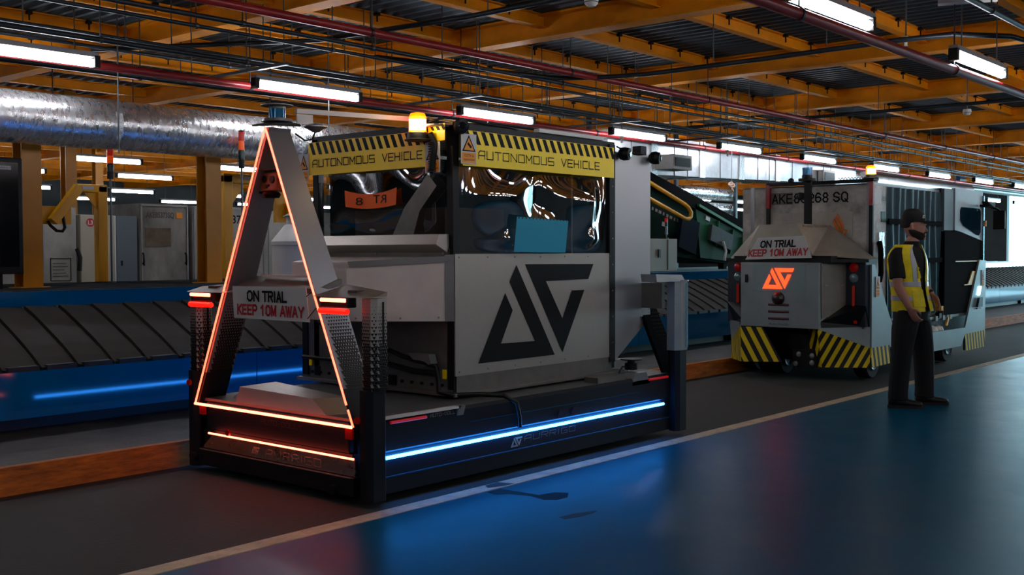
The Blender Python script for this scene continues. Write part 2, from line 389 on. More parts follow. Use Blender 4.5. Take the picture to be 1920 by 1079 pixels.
# cable ladder trapezes above the tube row
for i, x in enumerate((3.3, 5.9, 8.4, 11.3, 13.8, 16.6, 19.3)):
    t = thing('cable_trapeze', 'dark cross rail with hanging rods, %s along the tube light row' % ('first', 'second', 'third', 'fourth', 'fifth', 'sixth', 'seventh')[i] if i < 7 else '', 'bracket', (x, 8.3, 3.05), 'cable trapezes over the tube light row')
    MB().box(x - .02, x + .02, 7.6, 9.1, 3.06, 3.085).build('cross_rail', darkpipe, t)
    for y in (7.65, 9.05): MB().tube([(x, y, 3.07), (x, y, 3.83)], .006, 5).build('rod', rodm, t)
# ceiling lights
def lamp(loc, label, group, L=1.2, near=True):
    t = thing('ceiling_light', label, 'ceiling light', loc, group); x, y, z = loc
    MB().box(x - L / 2 - .04, x + L / 2 + .04, y - .035, y + .035, z + .045, z + .085).build('batten', battenm, t)
    MB().tube([(x - L / 2, y, z), (x + L / 2, y, z)], .034, 10).build('diffuser', tube_m, t)
    for sx in (-1, 1): MB().box(x + sx * (L / 2 + .002), x + sx * (L / 2 + .05), y - .036, y + .036, z - .036, z + .06).build('end_cap', blackm, t)
    if near:
        for sx in (-.45, .45): MB().tube([(x + sx, y, z + .08), (x + sx, y, 3.84)], .006, 5).build('rod', rodm, t)
    return t
ORD = ['first', 'second', 'third', 'fourth', 'fifth', 'sixth', 'seventh', 'eighth', 'ninth', 'tenth', 'eleventh', 'twelfth', 'thirteenth', 'fourteenth', 'fifteenth', 'sixteenth']
names = ['cut by the left edge', 'above the A-frame', 'above the yellow banner', 'left of the ridged air vent', 'over the square duct', 'before the second orange beacon', 'beyond the second orange beacon']
xs = [3.97, 6.76, 9.45, 12.25, 14.92, 17.55, 20.3, 23.0, 25.7, 28.4, 31.1, 33.8, 36.5]
proto = lamp((xs[0], 8.43, 3.0), 'lit tube light in the long row, cut by the left edge', 'tube lights in the long middle row')
for i, x in enumerate(xs[1:], 1):
    y = 8.43 - .018 * (x - 4)
    lb = 'lit tube light in the long middle row, %s' % names[i] if i < 7 else 'small lit tube light at far right of the middle row, %s of its last six' % ORD[i - 7]
    dup(proto, (x, y, 3.0), lb)
pr = dup(proto, (6.84, 3.11, 3.02), 'bright tube light beside the thick red pipe, cut by the top edge'); pr['group'] = 'tube lights in the right row'
p2 = dup(pr, (9.56, 3.03, 3.0), 'shorter looking tube light under the thick red pipe near the top right corner')
for x in (-4.0, -1.3, 1.4, 4.1, 12.3, 15.0, 17.7, 20.4, 23.1, 25.8, 28.5, 31.2, 33.9, 36.6):
    q = dup(pr, (x, 3.05, 3.0), 'tube light farther along the right row beside the thick red pipe')
for x in (-4.2, -1.5, 1.25): dup(proto, (x, 8.45, 3.0), 'tube light of the middle row beyond the left edge')
bgp = {10.9: (3.2, 14), 17.1: (9.5, 14), 20.3: (12.1, 12), 25.3: (14.7, 9), 29.5: (16, 8)}  # nearest row is unseen behind the duct, added to brighten the container faces
bgl = {10.9: 'unseen tube light added over the freight containers', 17.1: 'distant tube light behind the yellow columns',
       20.3: 'distant tube light, lower row between the columns', 25.3: 'small far tube light behind the gantry arm', 29.5: 'farthest tiny tube light at back'}
for y, (x0, n) in bgp.items():
    for k in range(n):
        q = dup(proto, (x0 + (k - 2 if y > 15 else k) * 2.72, y, 3.0), bgl[y] + ', ' + ORD[k] + ' from the left'); q['group'] = bgl[y] + 's'
for y in (-2.2, -7.5):
    for k in range(13): q = dup(proto, (-3 + k * 2.72, y, 3.0), 'tube light behind the viewer'); q['group'] = 'tube lights behind the viewer'
# detectors
def detector(loc, label):
    t = thing('smoke_detector', label, 'smoke detector', loc); x, y, z = loc
    MB().lathe((x, y, z), [(.05, .045), (.055, .02), (.05, -.01), (.03, -.03), (.01, -.032)], 20).build('housing', white, t)
    MB().lathe((x, y, z), [(.0535, .003), (.0535, -.003)], 20).build('slot', blackm, t)
    MB().tube([(x, y, z + .04), (x, y, 3.83)], .008, 6).build('stem', rodm, t)
detector((6.62, 4.9, 3.31), 'white smoke detector under the conduit at top centre')
detector((14.76, 4.83, 3.25), 'small white smoke detector at far upper right')
def sprinkler(loc, label):
    t = thing('ceiling_sprinkler', label, 'sprinkler', loc, 'ceiling sprinklers'); x, y, z = loc
    MB().lathe((x, y, z), [(.03, .05), (.03, .03), (.014, .025), (.014, -.03), (.02, -.035)], 12).build('body', white, t)
    MB().tube([(x, y, z + .04), (x, y, 3.84)], .008, 6).build('drop_pipe', rodm, t)
sprinkler((7.96, 3.78, 3.28), 'white sprinkler head just left of the bright tube at top right')
sprinkler((10.2, 3.9, 3.4), 'white sprinkler head under the girder end at upper right')
sprinkler((14.3, 8.1, 2.88), 'small sprinkler head below the tube over the square duct')
sprinkler((11.6, 8.1, 2.88), 'small sprinkler head beside the vehicle roof corner')
# white junction box near top right tube
t = thing('emergency_light', 'white emergency light batten on a stem beside the top right tube', 'light', (9.0, 2.95, 3.45))
MB().obox((9.0, 2.95, 3.45), (0.35, -1, 0), (1, .35, 0), (0, 0, 1), .22, .05, .03).build('housing', white, t)
MB().tube([(9.0, 2.95, 3.47), (9.0, 2.95, 3.84)], .01, 6).build('stem', rodm, t)
# round foil duct on the left
t = thing('round_duct', 'crinkled silver foil round duct hung above the carousel at left', 'duct', (2, 8.85, 2.56))
def duct_seg(x0, x1, yc, zc, r, name='duct_section'):
    n = 28; rings = []; K = max(2, int((x1 - x0) / .12))
    for i in range(K + 1):
        x = x0 + (x1 - x0) * i / K; e = min(i, K - i); rr = r * (0.93 if e == 0 else (0.985 if e == 1 else 1))
        rings.append([(x, yc + math.cos(2 * math.pi * k / n) * rr * (1 + .012 * math.sin(5 * x + k)), zc + math.sin(2 * math.pi * k / n) * rr * (1 + .012 * math.cos(7 * x + 2 * k))) for k in range(n)])
    MB().loft(rings, cap=False).build(name, foil, t)
duct_seg(-6, 2.2, 8.85, 2.56, .215); duct_seg(2.2, 4.93, 8.85, 2.56, .215); duct_seg(4.93, 6.9, 8.87, 2.565, .215); duct_seg(6.9, 9.3, 8.9, 2.57, .215); duct_seg(9.3, 12.2, 8.92, 2.58, .22)
for x in (2.2, 4.93, 6.9, 9.3):
    MB().lathe((x - .04, 8.86, 2.56), [(.205, 0), (.212, .03), (.205, .08)], 28, (1, 0, 0)).build('joint_band', foiltape, t)
for x in (3.0, 4.9, 7.2, 9.6):
    MB().tube([(x, 8.62, 2.3), (x, 8.62, 3.84)], .007, 6).build('hanger', rodm, t)
# rectangular duct on the right
t = thing('square_duct', 'flat sided silver sheet duct with foil taped joints above the green chute', 'duct', (12.2, 8.9, 2.5))
bands = [12.2, 13.33, 14.67, 15.9, 17.15, 18.4, 20.4]
zt = [3.12, 3.12, 3.12, 3.1, 3.08, 3.05, 3.0]
for i in range(6):
    mb = MB(); a, b = bands[i], bands[i + 1]; z0, z1 = 2.53 + .03 * i, 2.53 + .03 * (i + 1)
    mb.add([(a, 8.75, z0), (b, 8.75, z1), (b, 9.4, z1), (a, 9.4, z0), (a, 8.75, zt[i]), (b, 8.75, zt[i + 1]), (b, 9.4, zt[i + 1]), (a, 9.4, zt[i])],
           [(0, 3, 2, 1), (4, 5, 6, 7), (0, 1, 5, 4), (1, 2, 6, 5), (2, 3, 7, 6), (3, 0, 4, 7)])
    mb.build('duct_section', foilflat, t)
    if i:
        MB().box(a - .08, a + .08, 8.735, 9.41, z0 - .012, zt[i] + .01).build('joint_band', foiltape, t)
    MB().box(a + .55, a + .556, 8.742, 8.75, z0, zt[i]).build('seam', rodm, t)
MB().lathe((20.4, 9.0, 2.86), [(.16, 0), (.16, .5), (.1, .55)], 16, (1, 0, 0)).build('round_outlet', foiltape, t)
for x in (14.2, 16.8, 19.2): MB().tube([(x, 8.72, 2.5), (x, 8.72, 3.84)], .008, 6).build('hanger', rodm, t)
def vent(x0, x1, z0, z1, d, label):
    t = thing('air_vent', label, 'air vent', (x0, 8.74, z0), 'air vents on the square duct')
    MB().box(x0, x1, 8.73 - d, 8.735, z0, z1).build('housing', steel2, t)
    MB().box(x0 + .05, x1 - .05, 8.73 - d - .004, 8.73 - d, z0 + .04, z1 - .04).build('dark_opening', blackm, t)
    k = 6
    for i in range(k):
        z = z0 + .05 + (z1 - z0 - .1) * (i + .5) / k
        MB().box(x0 + .05, x1 - .05, 8.73 - d - .012, 8.73 - d - .004, z - .006, z + .006).build('louvre', blackframe, t)
vent(13.35, 13.85, 2.63, 2.84, .3, 'grey louvred air vent on the near end of the square duct')
vent(18.7, 19.2, 2.68, 2.92, .1, 'small louvred vent at the far end of the square duct')
t = thing('duct_outlet', 'long pale foil duct end far right beyond the second beacon', 'duct', (21.6, 8.9, 2.7))
MB().lathe((21.7, 9.1, 2.88), [(.2, 0), (.24, .05), (.24, 6.0), (.2, 6.1)], 18, (1, 0, 0)).build('casing', foilflat, t)
for x in (22.5, 26.5): MB().tube([(x, 9.1, 3.1), (x, 9.1, 3.84)], .01, 5).build('hanger', rodm, t)
# knotted rag on a string
t = thing('knotted_rope', 'knot of pale rope dangling below the square duct', 'rope', (15.05, 8.45, 2.4))
rng = random.Random(3)
pts = [(15.05 + .035 * math.cos(a * 1.9) * (1 + .3 * math.sin(a)), 8.45 + .035 * math.sin(a * 1.3), 2.5 - .012 * a + .02 * math.sin(a * 2.7)) for a in [i * .5 for i in range(26)]]
MB().tube(pts, .017, 7).build('knot', mat('rope', '#b79c8a', .8), t)
MB().tube([(15.05, 8.45, 2.5), (15.05, 8.45, 3.84)], .004, 5).build('string', rodm, t)
# ---------------------------------------------------------------- baggage carousel
t = thing('baggage_carousel', 'long blue baggage carousel with sloping dark rubber slats behind both vehicles', 'conveyor', (-3, 8.5, 0.165))
prof = [(8.5, 1.03), (8.33, .965), (8.12, .87), (7.9, .765), (7.75, .685), (7.64, .615)]
def slat_mesh(x0, x1):
    mb = MB(); top = []; bot = []
    for y, z in prof:
        top.append((y, z)); bot.append((y - .004, z - .02))
    vs = []
    for x, dz in ((x0, .016), (x1, 0.0)):
        vs += [(x, y, z + dz) for y, z in top]
    n = len(prof)
    vs2 = [(x, y, z + dz) for x, dz in ((x0, .0), (x1, -.012)) for y, z in bot]
    fs = [(i, i + 1, n + i + 1, n + i) for i in range(n - 1)]
    mb.add(vs + vs2, fs + [(2 * n + i + 1, 2 * n + i, 3 * n + i, 3 * n + i + 1) for i in range(n - 1)] +
           [(n + i, n + i + 1, 3 * n + i + 1, 3 * n + i) for i in range(n - 1)] + [(i + 1, i, 2 * n + i, 2 * n + i + 1) for i in range(n - 1)])
    return mb
s0 = slat_mesh(-3, -3 + .262).build('slat', slatm, t)
tp = MB().box(-3 + .03, -3 + .25, 7.615, 7.68, .612, .648).build('slat_tip', slattip, t)
for k in range(1, 122):
    for o_ in (s0, tp):
        c = o_.copy(); COL.objects.link(c); c.parent = t; c.location = (k * .28, 0, 0)
MB().box(-3, 31, 7.66, 8.46, .3, .6).build('slat_bed', cardark, t)
for k in range(12):
    a = -3 + k * 2.85; b = a + 2.842
    MB().box(a, b, 8.48, 8.53, 1.03, 1.148).build('upper_fascia', carblue, t)
    MB().box(a, b, 7.60, 7.635, .285, .615).build('lower_panel', carblue, t)
MB().box(-3, 31.2, 8.53, 10.7, 1.12, 1.15).build('top_plate', meshm, t)
gr = MB()
for k in range(8): gr.box(-3, 31.2, 8.56 + k * .27, 8.575 + k * .27, 1.15, 1.158)
gr.build('plate_ribs', darkpipe, t)
fm = MB()
for k in range(13): fm.box(-2.8 + k * 2.8, -2.7 + k * 2.8, 7.85, 8.0, .165, .3); fm.box(-2.8 + k * 2.8, -2.7 + k * 2.8, 8.6, 8.7, .165, 1.12); fm.box(-2.8 + k * 2.8, -2.7 + k * 2.8, 10.5, 10.6, .165, 1.12)
fm.build('support_feet', cardark, t)
MB().box(-3, 31, 7.9, 7.95, .165, .3).build('toe_board', cardark, t)
MB().lathe((15.25, 7.60, .335), [(.058, 0), (.058, .012), (.05, .016)], 20, (0, -1, 0)).build('button_ring', yellowb, t)
MB().lathe((15.25, 7.585, .335), [(.034, 0), (.034, .025), (.026, .03)], 20, (0, -1, 0)).build('stop_button', reddim, t)
MB().box(15.18, 15.32, 7.588, 7.60, .44, .49).build('button_label', signwhite, t)
# ---------------------------------------------------------------- yellow columns
def column(x, y, z0, label, wd=.17, top=3.84):
    t = thing('steel_column', label, 'column', (x, y, z0), 'yellow building columns')
    MB().box(x - wd / 2, x + wd / 2, y - .085, y - .07, z0, top - .005).build('front_flange', yellowcol, t)
    MB().box(x - wd / 2, x + wd / 2, y + .07, y + .085, z0, top - .005).build('rear_flange', yellowcol, t)
    MB().box(x - .006, x + .006, y - .07, y + .07, z0, top - .005).build('web', yellowcol, t)
    MB().box(x - .13, x + .13, y - .12, y + .12, z0, z0 + .012).build('base_plate', yellowcol, t)
column(4.413, 9.27, 1.151, 'yellow steel column standing on the carousel top by the black screen', top=2.66)
column(6.22, 9.27, 1.151, 'yellow steel column standing on the carousel top just left of the A-frame', top=2.66)
t = thing('duct_support_beam', 'dark horizontal beam resting on the yellow columns behind the foil duct', 'beam', (5, 9.27, 2.66))
MB().box(-6, 13, 9.2, 9.34, 2.661, 2.78).build('run', blackframe, t)
for x, y in ((2.6, 15.5), (8.0, 15.5), (13.4, 15.5), (18.8, 15.5), (24.2, 15.5), (5.0, 22.0), (12.0, 22.0)):
    column(x, y, .165, 'distant yellow column standing between the far tube lights')
# ---------------------------------------------------------------- gantries over the carousel
def gantry(x, zt, label):
    t = thing('sensor_gantry', label, 'gantry', (x, 10.4, 1.158)); return t
t = gantry(5.7, 2.14, 'yellow gantry post with a diagonal arm reaching down left to a yellow plate')
MB().box(5.65, 5.755, 10.35, 10.45, 1.159, 2.13).build('post', yellowb, t, bevel=.01)
MB().box(5.43, 5.755, 10.35, 10.45, 2.06, 2.14).build('top_beam', yellowb, t, bevel=.01)
MB().prism([(5.65, 10.39, 2.06), (5.52, 10.39, 2.06), (5.65, 10.39, 1.9)], (0, .012, 0)).build('gusset', yellowb, t)
MB().obox((5.32, 10.38, 1.93), (-.262, 0, -.33), (0, 1, 0), (.33, 0, -.262), .22, .045, .045).build('diagonal_arm', yellowb, t, bevel=.008)
MB().box(5.08, 5.41, 10.44, 10.46, 1.735, 1.915).build('mounting_plate', yellowb, t)
MB().tube([(5.28, 10.36, 1.82), (5.29, 10.34, 1.7), (5.26, 10.33, 1.665), (5.2, 10.33, 1.67), (5.15, 10.35, 1.72), (5.14, 10.38, 1.76)], .016, 8).build('hose', blackm, t)
MB().box(5.48, 5.6, 10.34, 10.349, 2.085, 2.12).build('label_plate', signwhite, t)
t = gantry(7.2, 2.32, 'yellow gantry post and beam partly hidden by the left leg of the A-frame')
MB().box(7.14, 7.26, 10.35, 10.45, 1.159, 2.32).build('post', yellowb, t, bevel=.01)
MB().box(7.14, 8.25, 10.35, 10.45, 2.23, 2.335).build('top_beam', yellowb, t, bevel=.01)
MB().prism([(7.26, 10.39, 2.23), (7.46, 10.39, 2.23), (7.26, 10.39, 1.98)], (0, .012, 0)).build('gusset', yellowb, t)
MB().box(7.4, 7.55, 10.34, 10.349, 2.27, 2.31).build('label_plate', signwhite, t)
MB().box(7.86, 8.2, 10.36, 10.42, 1.8, 2.23).build('mounting_plate', yellowb, t)
MB().box(7.98, 8.22, 10.2, 10.36, 1.87, 2.03).build('scanner_box', yellowb, t, bevel=.012)
MB().lathe((8.1, 10.2, 1.95), [(.035, 0), (.035, .02), (.02, .022)], 14, (0, -1, 0)).build('lens', blackm, t)
MB().tube([(8.05, 10.28, 1.87), (8.04, 10.27, 1.76), (8.08, 10.27, 1.68), (8.2, 10.27, 1.66)], .02, 8).build('hose', blackm, t)
# black screen at the left edge
t = thing('display_cabinet', 'large black screen cabinet cut by the left edge of the photo', 'screen', (3.9, 8.95, 1.16))
MB().box(3.3, 4.2, 8.9, 9.02, 1.28, 2.23).build('casing', blackm, t, bevel=.01)
MB().box(3.34, 4.16, 8.893, 8.9, 1.34, 2.19).build('glass', mat('screen_glass', '#07090c', .12), t)
MB().box(3.95, 4.1, 8.888, 8.893, 2.13, 2.16).build('asset_label', signwhite, t)
text('S-B0021', 'lettering', inkblack, t, (3.96, 8.888, 2.138), (.13, 0, 0), (0, 0, .013))
MB().box(3.4, 3.44, 8.94, 8.98, 1.159, 1.28).build('foot', blackm, t); MB().box(4.0, 4.04, 8.94, 8.98, 1.159, 1.28).build('foot', blackm, t)
# signal towers
def signal(x, y, z0, cols, label, r=.028, seg=.085, pole=.1):
    t = thing('signal_tower', label, 'signal light', (x, y, z0)); z = z0
    MB().lathe((x, y, z), [(.035, 0), (.035, .012), (.01, .015), (.01, pole)], 14).build('pole', rodm, t); z += pole
    for nm, m in cols:
        MB().lathe((x, y, z), [(r, 0), (r, seg - .006), (r * .85, seg - .004), (r * .85, seg)], 16).build(nm, m, t); z += seg
    MB().lathe((x, y, z), [(r, 0), (r * .95, .012), (r * .3, .016)], 16).build('cap', blackm, t)
lr = mat('lens_red', '#8e1a12', .25, emit='#ff2a10', es=.12); lo = mat('lens_orange', '#d2500c', .25, emit='#ff5a10', es=.25); lg = mat('lens_green', '#0c2a25', .25)
signal(6.13, 8.6, 1.16, [('black_section', blackm), ('green_lens', lg), ('orange_lens', lo), ('red_lens', lr)], 'red and orange signal tower in front of the foil duct beside the A-frame apex', pole=1.08)
signal(5.59, 10.0, 1.16, [('black_section', blackm), ('green_lens', lg), ('orange_lens', lo), ('red_lens', lr)], 'dim signal tower with red top between the two yellow columns', r=.032, seg=.075, pole=1.02)
signal(13.55, 8.68, 1.635, [('base_section', silver), ('clear_lens', silver), ('green_lens', lg), ('red_lens', lr)], 'small signal tower standing on the grey control box by the green chute', r=.024, seg=.06, pole=.06)
# drum on the carousel behind the A-frame
t = thing('scanner_drum', 'pale drum with conical top standing on the carousel behind the A-frame', 'scanner', (6.88, 8.75, 1.16))
MB().lathe((6.88, 8.75, 1.16), [(.24, 0), (.24, .36), (.25, .365), (.25, .4)], 28).build('body', white, t)
MB().lathe((6.88, 8.75, 1.56), [(.25, 0), (.12, .16), (.1, .17), (.1, .24)], 28).build('cone', white, t)
MB().lathe((6.88, 8.75, 1.8), [(.13, 0), (.13, .015), (.05, .05), (.02, .09)], 20).build('cap', silver, t)
# ---------------------------------------------------------------- containers and cabinets beyond the carousel
conwhite = mat('container_white', '#9c9b96', .5, col2='#7c7c79', vscale=3)
congrey = mat('cabinet_grey', '#56646e', .45); concream = mat('cabinet_cream', '#a29b8c', .5)
dirty = mat('container_dirty', '#8e8d88', .55, col2='#4d4a45', vscale=2.2, stretch=(1, 1, .5))
tapem = mat('brown_tape', '#6b5b48', .5, col2='#3e352b', vscale=6)
def cabinet(name, label, cat, x0, x1, z1, m, y=11.8, d=.9):
    t = thing(name, label, cat, ((x0 + x1) / 2, y + d / 2, .165))
    MB().box(x0, x1, y, y + d, .167, z1).build('body', m, t, bevel=.01)
    return t
t = cabinet('freight_container', 'pale container behind the diagonal gantry arm with an outlined notice low on its face', 'container', 3.9, 6.17, 1.97, conwhite)
MB().box(5.78, 5.795, 11.79, 11.8, .2, 1.95).build('edge_rail', silver, t)
fr = MB()
for a, b, c, d in ((5.86, 6.1, 1.14, 1.147), (5.86, 6.1, 1.39, 1.397), (5.86, 5.867, 1.14, 1.397), (6.093, 6.1, 1.14, 1.397)): fr.box(a, b, 11.792, 11.8, c, d)
fr.build('notice_outline', inkblack, t)
for k in range(5): MB().box(5.89, 6.06 - .02 * (k % 3), 11.794, 11.8, 1.19 + k * .035, 1.198 + k * .035).build('notice_line', dimink, t)
MB().tube([(6.15, 11.75, 1.5), (6.17, 11.72, 1.4), (6.16, 11.72, 1.25)], .025, 7).build('strap', blackm, t)
t = cabinet('control_cabinet', 'narrow cream cabinet with a red round emblem and the letters MV', 'cabinet', 6.22, 6.63, 1.89, concream)
MB().lathe((6.34, 11.8, 1.8), [(.048, 0), (.048, .004)], 24, (0, -1, 0)).build('emblem', inkred, t)
text('L3', 'lettering', signwhite, t, (6.308, 11.795, 1.775), (.06, 0, 0), (0, 0, .05), bold=.03)
text('MV', 'lettering', inkblack, t, (6.41, 11.8, 1.78), (.1, 0, 0), (0, 0, .045), bold=.02)
t = cabinet('control_cabinet', 'blue-grey cabinet right of the slim yellow gantry post', 'cabinet', 6.66, 6.93, 1.885, congrey)
MB().box(6.71, 6.73, 11.785, 11.8, 1.3, 1.36).build('latch', blackm, t)
t = cabinet('cabinet_door_leaf', 'thin white cabinet edge beside the yellow gantry post', 'cabinet', 6.632, 6.658, 1.885, white, d=.6)
def akecon(x0, x1, z1, code, label, m, codebox, sub=None):
    t = cabinet('freight_container', label, 'container', x0, x1, z1, m)
    text(code, 'lettering', inkblack if m is conwhite else dimink, t, (codebox[0], 11.8, codebox[2]), (codebox[1] - codebox[0], 0, 0), (0, 0, codebox[3] - codebox[2]), bold=.02)
    for x in (x0 + .012, x1 - .03): MB().box(x, x + .018, 11.788, 11.8, .2, z1 - .02).build('edge_rail', silver, t)
    MB().box(x0 + .02, x1 - .02, 11.788, 11.8, z1 - .03, z1 - .01).build('top_rail', silver, t)
    return t
t = akecon(6.96, 7.62, 2.04, 'AKE85373SQ', 'grubby container with brown tape patch and faded code letters, left of the second yellow column', dirty, (7.04, 7.42, 1.86, 1.94))
MB().box(7.03, 7.37, 11.79, 11.8, 1.53, 1.75).build('tape_patch', tapem, t)
MB().box(7.45, 7.53, 11.792, 11.8, 1.87, 1.94).build('orange_label', signorange, t)
for x in (6.985, 7.56):
    MB().tube([(x, 11.78, 1.33), (x, 11.76, 1.3), (x, 11.76, 1.42), (x, 11.78, 1.45)], .012, 6).build('handle', blackm, t)
t = akecon(7.68, 8.5, 2.03, 'AKE 86 378', 'clean white container between the yellow column and the A-frame', conwhite, (7.8, 8.45, 1.82, 1.93))
text('SINGAPORE AIRLINES', 'lettering', inkblack, t, (7.78, 11.8, 1.42), (.7, 0, 0), (0, 0, .05), bold=.02)
MB().box(7.75, 8.45, 11.795, 11.8, 1.36, 1.375).build('orange_line', signorange, t)
t = cabinet('freight_container', 'plain pale container seen between the legs of the A-frame with twin vertical lines', 'container', 8.53, 10.6, 2.0, conwhite)
for x in (8.73, 8.81): MB().box(x, x + .018, 11.79, 11.8, .25, 1.8).build('vertical_rail', silver, t)
fr = MB()
for a, b, c, d in ((9.12, 9.5, 1.62, 1.635), (9.12, 9.5, 1.93, 1.945), (9.12, 9.135, 1.62, 1.945), (9.485, 9.5, 1.62, 1.945)): fr.box(a, b, 11.79, 11.8, c, d)
fr.build('red_outline', inkred, t)
cabinet('freight_container', 'pale container behind the enclosure of the near vehicle', 'container', 10.7, 13.0, 2.0, conwhite)
# ---------------------------------------------------------------- green inclined chute, handrail, control box
t = thing('inclined_chute', 'dark green inclined baggage chute descending to the right behind the vehicles', 'chute', (14.5, 8.9, 1.16))
slope = Vector((2.75, 0, -.675)).normalized()
up2 = Vector((.675, 0, 2.75)).normalized()
body = [(12.3, 8.75, 2.78), (16.3, 8.75, 1.80), (16.3, 8.75, 1.55), (15.5, 8.75, 1.25), (12.3, 8.75, 1.5)]
MB().prism(body, (0, .9, 0)).build('side_wall', greend, t)
MB().prism([(12.3, 8.70, 2.80), (16.35, 8.70, 1.81), (16.35, 8.70, 1.62), (12.3, 8.70, 2.60)], (0, .05, 0)).build('top_band', matt, t)
MB().prism([(14.4, 8.70, 2.16), (16.0, 8.70, 1.72), (16.12, 8.70, 1.52), (15.6, 8.70, 1.28), (14.55, 8.70, 1.35)], (0, .05, 0)).build('green_panel', greenm, t)
MB().prism([(14.45, 8.66, 2.17), (15.95, 8.66, 1.76), (16.1, 8.66, 1.6), (16.06, 8.66, 1.58), (15.93, 8.66, 1.72), (14.45, 8.66, 2.13)], (0, .04, 0)).build('edge_rail', mat('chute_green_light', '#0f7040', .5), t)
for x, z in ((15.0, 1.95), (15.45, 1.82), (15.8, 1.7)): MB().obox((x, 8.68, z - .22), (1, 0, 0), (0, 1, 0), up2, .015, .02, .2).build('rib', greenm, t)
MB().obox((15.1, 8.67, 1.66), slope, (0, 1, 0), up2, .34, .03, .13).build('motor_box', mat('motor_grey', '#2c302e', .6, metal=.2, var=.5, vscale=15), t, bevel=.01)
MB().tube([(15.1, 8.62, 1.6), (15.15, 8.6, 1.45), (15.1, 8.6, 1.3)], .02, 7).build('cable', white, t)
for x, z in ((13.52, 1.84), (14.75, 1.95)):
    MB().obox((x, 8.69, z), slope, (0, 1, 0), up2, .06, .005, .03).build('label_plate', signwhite, t)
MB().obox((15.75, 8.66, 1.42), (.3, 0, 1), (0, 1, 0), (1, 0, -.3), .07, .005, .035).build('warning_label', signorange, t)
MB().obox((14.2, 8.72, 1.7), slope, (0, 1, 0), up2, .25, .04, .25).build('drive_cover', mat('motor_blue', '#081424', .8, spec=.1), t)
for k in range(9):
    c = Vector((13.3, 8.748, 2.07)) + slope * .1 * k
    MB().obox(c, slope, (0, 1, 0), up2, .02 + .008 * (k % 3), .002, .022).build('worn_letter', paleink, t)
MB().box(13.2, 13.3, 8.9, 9.0, 1.16, 1.6).build('leg', greend, t); MB().box(15.6, 15.7, 8.9, 9.0, 1.16, 1.35).build('leg', greend, t)
t = thing('handrail', 'bright yellow looped handrail in front of the green chute', 'handrail', (13.5, 8.55, 1.16))
MB().tube([(12.4, 8.6, 2.60), (13.95, 8.6, 2.14), (14.05, 8.6, 2.09), (14.11, 8.6, 2.03), (14.1, 8.6, 1.965), (14.04, 8.6, 1.93), (13.95, 8.6, 1.93), (12.4, 8.6, 2.36)], .03, 12).build('loop', yellowb, t)
t = thing('control_box', 'grey control box on the carousel in front of the green chute', 'control box', (13.5, 8.85, 1.158))
MB().box(12.9, 13.76, 8.62, 9.1, 1.16, 1.632).build('housing', concream, t, bevel=.008)
MB().box(13.5, 13.506, 8.612, 8.62, 1.18, 1.62).build('door_seam', blackm, t); MB().box(13.24, 13.29, 8.6, 8.62, 1.36, 1.48).build('latch', blackm, t)
# foil clad pipes and shelves behind the chute
t = thing('foil_pipe_stack', 'stack of foil clad pipes behind the green chute under the square duct', 'pipe', (16.0, 11.5, 1.2))
for k, z in enumerate((2.0, 2.32, 2.62)): MB().tube([(14.5, 11.5, z), (20.5, 11.5, z)], .13, 14).build('foil_pipe', foil, t)
for x in (15.2, 18.0, 20.3): MB().box(x, x + .08, 11.3, 11.36, .167, 3.83).build('upright', darkpipe, t)
# ---------------------------------------------------------------- far right end of the carousel
t = thing('far_cabin', 'tall grey cabin at the far right behind the second vehicle', 'cabinet', (31.5, 10.2, .165))
MB().box(30.2, 32.05, 11.0, 12.6, .168, 2.85).build('body', congrey, t, bevel=.01)
MB().box(30.2, 32.05, 10.98, 11.0, 1.0, 1.35).build('lower_panel', steel2, t)
t = thing('blue_post', 'slim blue steel post at the far right beside the bright opening', 'post', (32.3, 10.4, 1.15))
MB().box(32.2, 32.55, 10.7, 10.85, .17, 3.6).build('shaft', carblue, t); MB().box(32.1, 32.65, 10.68, 10.7, 3.4, 3.5).build('head_plate', darkpipe, t)
t = thing('far_machine', 'pale control cabinet with hoses in front of the bright opening', 'cabinet', (33.6, 11.6, .165))
MB().box(33.0, 35.0, 11.3, 12.2, .168, 3.1).build('body', white, t, bevel=.01)
MB().box(32.9, 34.4, 10.95, 11.2, 1.55, 2.25).build('grey_box', congrey, t, bevel=.02)
MB().box(33.6, 33.7, 11.2, 11.3, 1.7, 2.0).build('bracket', darkpipe, t)
MB().tube([(34.2, 11.0, 1.56), (33.9, 10.9, 1.3), (33.2, 10.9, 1.1), (32.9, 10.9, .9)], .05, 8).build('hose', blackm, t)
t = thing('guard_rail', 'pale horizontal rail crossing the far right above the carousel', 'rail', (31, 10.5, 3.0))
MB().tube([(29.0, 10.1, 3.15), (40.0, 10.1, 3.2)], .09, 10).build('run', silver, t)
for x in (30.0, 34.0, 38.0): MB().tube([(x, 10.1, 3.2), (x, 10.1, 3.99)], .01, 5).build('hanger', rodm, t)
t = thing('socket_box', 'yellow-orange socket box with looped cable on the far cabin', 'electrical box', (31.6, 10.9, 2.1))
MB().box(31.3, 31.75, 10.85, 10.98, 1.95, 2.3).build('plate', signorange, t); MB().box(31.4, 31.6, 10.78, 10.85, 2.0, 2.2).build('socket', blackm, t)
MB().tube([(31.5, 10.8, 2.0), (31.5, 10.75, 1.8), (31.8, 10.75, 1.75), (32.1, 10.78, 1.85), (32.15, 10.8, 2.0)], .03, 7).build('cable', blackm, t)
t = thing('indicator_panel', 'small panel with a glowing red indicator lamp on the far cabin', 'panel', (30.9, 10.95, 1.8))
MB().box(30.6, 31.2, 10.93, 10.98, 1.68, 1.85).build('plate', steel2, t)
